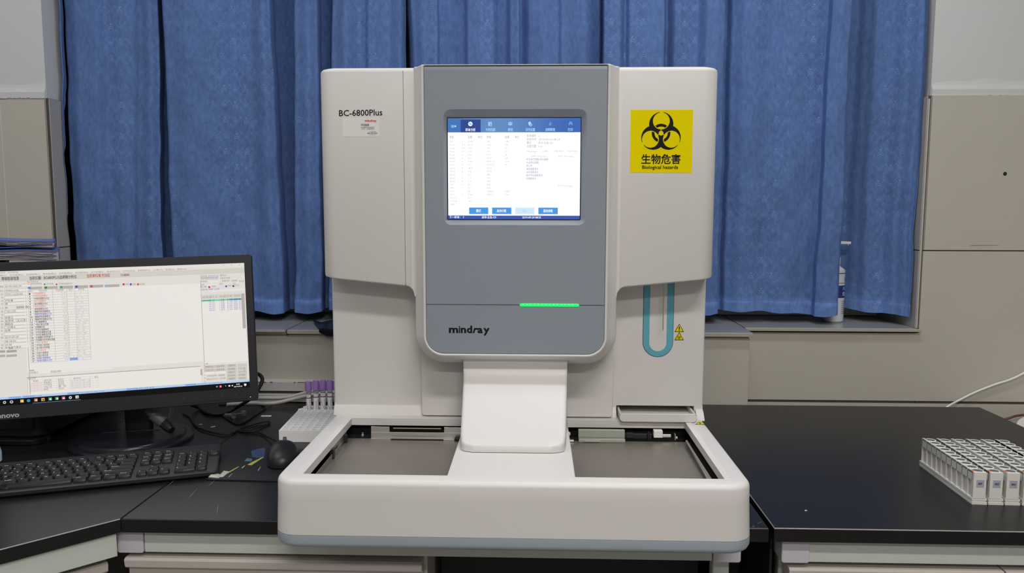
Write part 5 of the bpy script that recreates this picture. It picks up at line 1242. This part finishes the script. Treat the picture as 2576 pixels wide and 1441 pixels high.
folder('lower blue folder full of loose papers, on the computer case behind the monitor', -1.345, at(147, 640, 1.75).x, 1.75, 1.90, PT+.0015, at(74, 626, 1.75).z, .0015, 2, 1)
zc = at(74, 626, 1.75).z+.0012
folder('upper blue folder with sagging curled papers, topmost behind the monitor', -1.35, at(136, 610, 1.755).x, 1.755, 1.90, zc, at(20, 597, 1.755).z, .010, 5, .8)

# ------------------------------------------------------------------ pump bottle on the sill
bt = thing('pump_bottle', 'white pump bottle with a blue label half hidden by the curtain on the sill', 'bottle', (.822, 2.160, ZSILL))
bx, by = at(2096, 800, 2.160).x, 2.160
b = MB(mat=mat('translucent_bottle', (.66, .70, .72), .3, var=.02)); zs_ = at(2113, 676, by).z-ZSILL
b.lathe([(.022, 0), (.0255, .003), (.0260, .010), (.0260, zs_-.008), (.024, zs_-.001), (.012, zs_+.008), (.011, zs_+.018)], (bx, by, ZSILL), 36); build(b, 'body', bt, smooth=40)
b = MB(mat=M_wht); znz = at(2125, 609, by).z-ZSILL
b.lathe([(.0125, zs_+.014), (.0125, zs_+.032), (.006, zs_+.034), (.0045, znz-.004)], (bx, by, ZSILL), 20); build(b, 'collar', bt, smooth=40)
b = MB(mat=M_wht); xe = at(2139, 609, by).x
b.prism([(bx-.012, ZSILL+znz-.005), (xe, ZSILL+znz-.0055), (xe+.0005, ZSILL+znz+.0015), (bx-.012, ZSILL+znz+.0040)], 'y', by-.006, by+.006); b.box(xe-.009, xe-.004, by-.003, by+.003, ZSILL+znz-.0085, ZSILL+znz-.005); build(b, 'pump_nozzle', bt, bevel=.001)
M_lblue = mat('blue_label', (.018, .035, .20), .4, var=.03)
b = MB()
def wrap(z0, z1, m, rr=.0262, a0=-175, a1=10, n=24):
    b.use(m); A = [R(a0+(a1-a0)*i/n) for i in range(n+1)]; b.rings([[(bx+rr*math.cos(a), by+rr*math.sin(a), ZSILL+z0) for a in A], [(bx+rr*math.cos(a), by+rr*math.sin(a), ZSILL+z1) for a in A]], closed=False, cap0=False, cap1=False)
zq = lambda py: at(2120, py, by).z-ZSILL
wrap(zq(795), zq(678), mat('bottle_label_white', (.66, .68, .67), .4, var=.03), .0261); wrap(zq(747), zq(716), M_lblue); wrap(zq(687), zq(685), M_lblue); wrap(zq(711), zq(709.5), M_red)
def wtext(t, z, h, m, a0, rr=.0264):
    gv, gf = glyphs(t, .02); b.use(m); k = h/.73
    b.add([(bx+rr*math.cos(R(a0)+p[0]*k/rr), by+rr*math.sin(R(a0)+p[0]*k/rr), ZSILL+z+p[1]*k) for p in gv], gf)
wtext('消毒液', zq(727), .008, mat('label_cyan', (.30, .55, .75), .4), -60); wtext('免洗手', zq(741), .009, M_lab, -60)
for i in range(7): wtext('健之素牌消毒液', zq(757+i*5), .0024, M_gin, -65)
wtext('洁', zq(705), .010, M_gin, -45); build(b, 'label', bt, smooth=40)

# ------------------------------------------------------------------ sample racks on the right-hand bench
M_rk = mat('ivory_rack_plastic', (.76, .75, .71), .38, var=.02); M_rkin = mat('grey_hole_liner', (.34, .35, .38), .25, metal=.3, var=.06); M_tag = mat('lavender_number_label', (.40, .42, .52), .4, var=.02); M_org = mat('orange_mark', (.62, .16, .05), .5)
RLN, RWD, RHT = .1985, .0245, .0555
def make_rack():
    """ten tube wells in a row along y, number plate at the front end (y = 0)"""
    t = thing('sample_rack', 'rack', 'sample rack', (0, 0, 0)); p = .0192; y0 = .0125
    b = MB(mat=M_rk); xl, xr = -RWD/2+.0008, RWD/2-.0045
    # bottom rail and sole
    b.box(-RWD/2, RWD/2, .0, RLN, .0065, .0105); b.box(-RWD/2+.002, RWD/2-.001, .0015, RLN-.002, .0045, .0065); b.box(-RWD/2, RWD/2, -.001, RLN, 0, .0045)
    # front end block
    b.box(xl, xr+.0015, -.0005, .0060, .0105, RHT)
    cxh = .0006
    n = 20
    for i in range(10):
        cy_ = y0+p*i
        Ro, Ri = .0098, .0074
        def C(rr, z): return [(cxh+rr*math.cos(2*math.pi*k/n), cy_+rr*math.sin(2*math.pi*k/n)*.96, z) for k in range(n)]
        b.use(M_rk).rings([C(Ro-.0006, .0105), C(Ro, .034), C(Ro, RHT-.0008), C(Ro-.0006, RHT), C(Ri+.0003, RHT), C(Ri, RHT-.0006)], True, False, False)
        # left web between wells: upper apron with a window, vertical ribs
        b.box(xl, xl+.0022, cy_-p/2+.0014, cy_+p/2-.0014, .0400, RHT)
        b.box(xl, xl+.0050, cy_+p/2-.0030, cy_+p/2-.0010, .0105, RHT-.0008)
        b.box(xl+.0018, xl+.004, cy_-p/2-.001, cy_-p/2+.0032, .0105, .0335)
        b.box(xl, cxh, cy_-p/2+.0005, cy_+p/2-.0005, RHT-.0030, RHT) if False else None
        b.rings([[(xl, cy_-p/2+.0006, RHT), (xl, cy_+p/2+.0006, RHT), (xl, cy_+p/2+.0006, RHT-.003), (xl, cy_-p/2+.0006, RHT-.003)], [(cxh-Ro*.72, cy_-p/2+.0006, RHT), (cxh-Ro*.72, cy_+p/2+.0006, RHT), (cxh-Ro*.72, cy_+p/2+.0006, RHT-.003), (cxh-Ro*.72, cy_-p/2+.0006, RHT-.003)]])
    build(b, 'frame', t, smooth=35)
    b = MB(mat=M_rkin)
    for i in range(10):
        cy_ = y0+p*i
        b.rings([[(cxh+.0073*math.cos(2*math.pi*k/n), cy_+.0073*math.sin(2*math.pi*k/n)*.96, z) for k in range(n)] for z in (RHT-.0008, .0112)], True, False, True)
    b.f = [list(reversed(f)) for f in b.f]
    build(b, 'well_liners', t, smooth=40)
    b = MB(mat=M_org); b.box(xl+.0002, xl+.0058, .0070, .0125, RHT, RHT+.0002); build(b, 'orange_mark', t, smooth=0)
    b = MB(mat=M_tag); b.box(-.0068, .0058, -.0009, -.0005, .0300, .0430); build(b, 'number_plate', t, smooth=0)
    return t
rk = make_rack()
desc = ['white ten-well sample rack numbered 007, leftmost of the row at the right', 'white ten-well sample rack numbered 003, second from the left', 'white ten-well sample rack numbered 001, third from the left', 'white sample rack fourth from the left, right after the one numbered 001', 'white sample rack fifth from the left of the row at the right', 'white sample rack sixth from the left, at the far right of the row']
rx = [.7525, .7795, .8068, .8350, .8625, .8895]
for i in range(6):
    t = rk if i == 0 else copy_tree(rk)
    t.location = (rx[i], 1.2865-.0006*i, TOP); t.rotation_euler = (0, 0, R(-2.6)); t['label'] = desc[i]; t['group'] = 'row of white sample racks on the right-hand bench'
for t, s_ in zip([o for o in COL.objects if o.get('category') == 'sample rack'], ('007', '003', '001')):
    b = MB(mat=M_ink); b.text(s_, (-.0005, -.0010, .0345), (1, 0, 0), (0, 0, 1), width=.0068, height=.0038, bold=.03, align='c')
    o = build(b, 'number', None, smooth=0); o.parent = t
# wall cord behind the right-hand bench, white lid of a bin beyond it
cable('wall_cord', 'thin white cord rising along the tiles behind the right-hand bench', [Vector((1.03, 1.985, TOP-.04)), at(2385, 1022, 2.0), at(2410, 1008, 2.03), at(2450, 988, 2.038), at(2500, 968, 2.038), at(2540, 955, 2.038), at(2576, 938, 2.038), at(2660, 890, 2.038)], .0028, M_wht, 'cord')
bc, br = Vector((1.395, 1.795, 0)), .235
bn = thing('round_bin', 'white round-topped bin standing past the end of the right-hand bench', 'bin', tuple(bc))
b = MB(mat=M_wht); b.lathe([(.19, .0), (.20, .02), (.222, .735), (.224, .745)], tuple(bc), 56); build(b, 'bucket', bn, smooth=40)
b = MB(mat=M_wht); b.lathe([(br-.002, .742), (br, .755), (br-.006, .766), (br*.6, .774), (.001, .776)], tuple(bc), 56, cap0=False); build(b, 'lid', bn, smooth=40)
cable('brown_cord', 'brownish red cord along the wall behind the white bin', [Vector((1.145, 2.00, .735)), on(2533, 1053, .765), on(2552, 1047, .765), on(2578, 1043, .765), Vector((1.42, 2.038, .77)), Vector((1.60, 2.037, .77))], .003, mat('brown_red_cord', (.16, .05, .05), .6, var=.1), 'cord')
# edge of a pale bottle at the left end of the keyboard
pb = on(-30, 1166, TOP)
lb = thing('plastic_bottle', 'pale blue-white plastic bottle just entering the left edge of the picture', 'bottle', tuple(pb))
b = MB(mat=mat('pale_blue_plastic', (.55, .66, .74), .35, var=.02)); b.lathe([(.020, 0), (.0235, .004), (.0235, .022), (.019, .040), (.0155, .060)], tuple(pb), 28); build(b, 'body', lb, smooth=40)
b = MB(mat=M_wht); b.lathe([(.0145, .058), (.0145, .078), (.013, .080)], tuple(pb), 24); build(b, 'cap', lb, smooth=40)
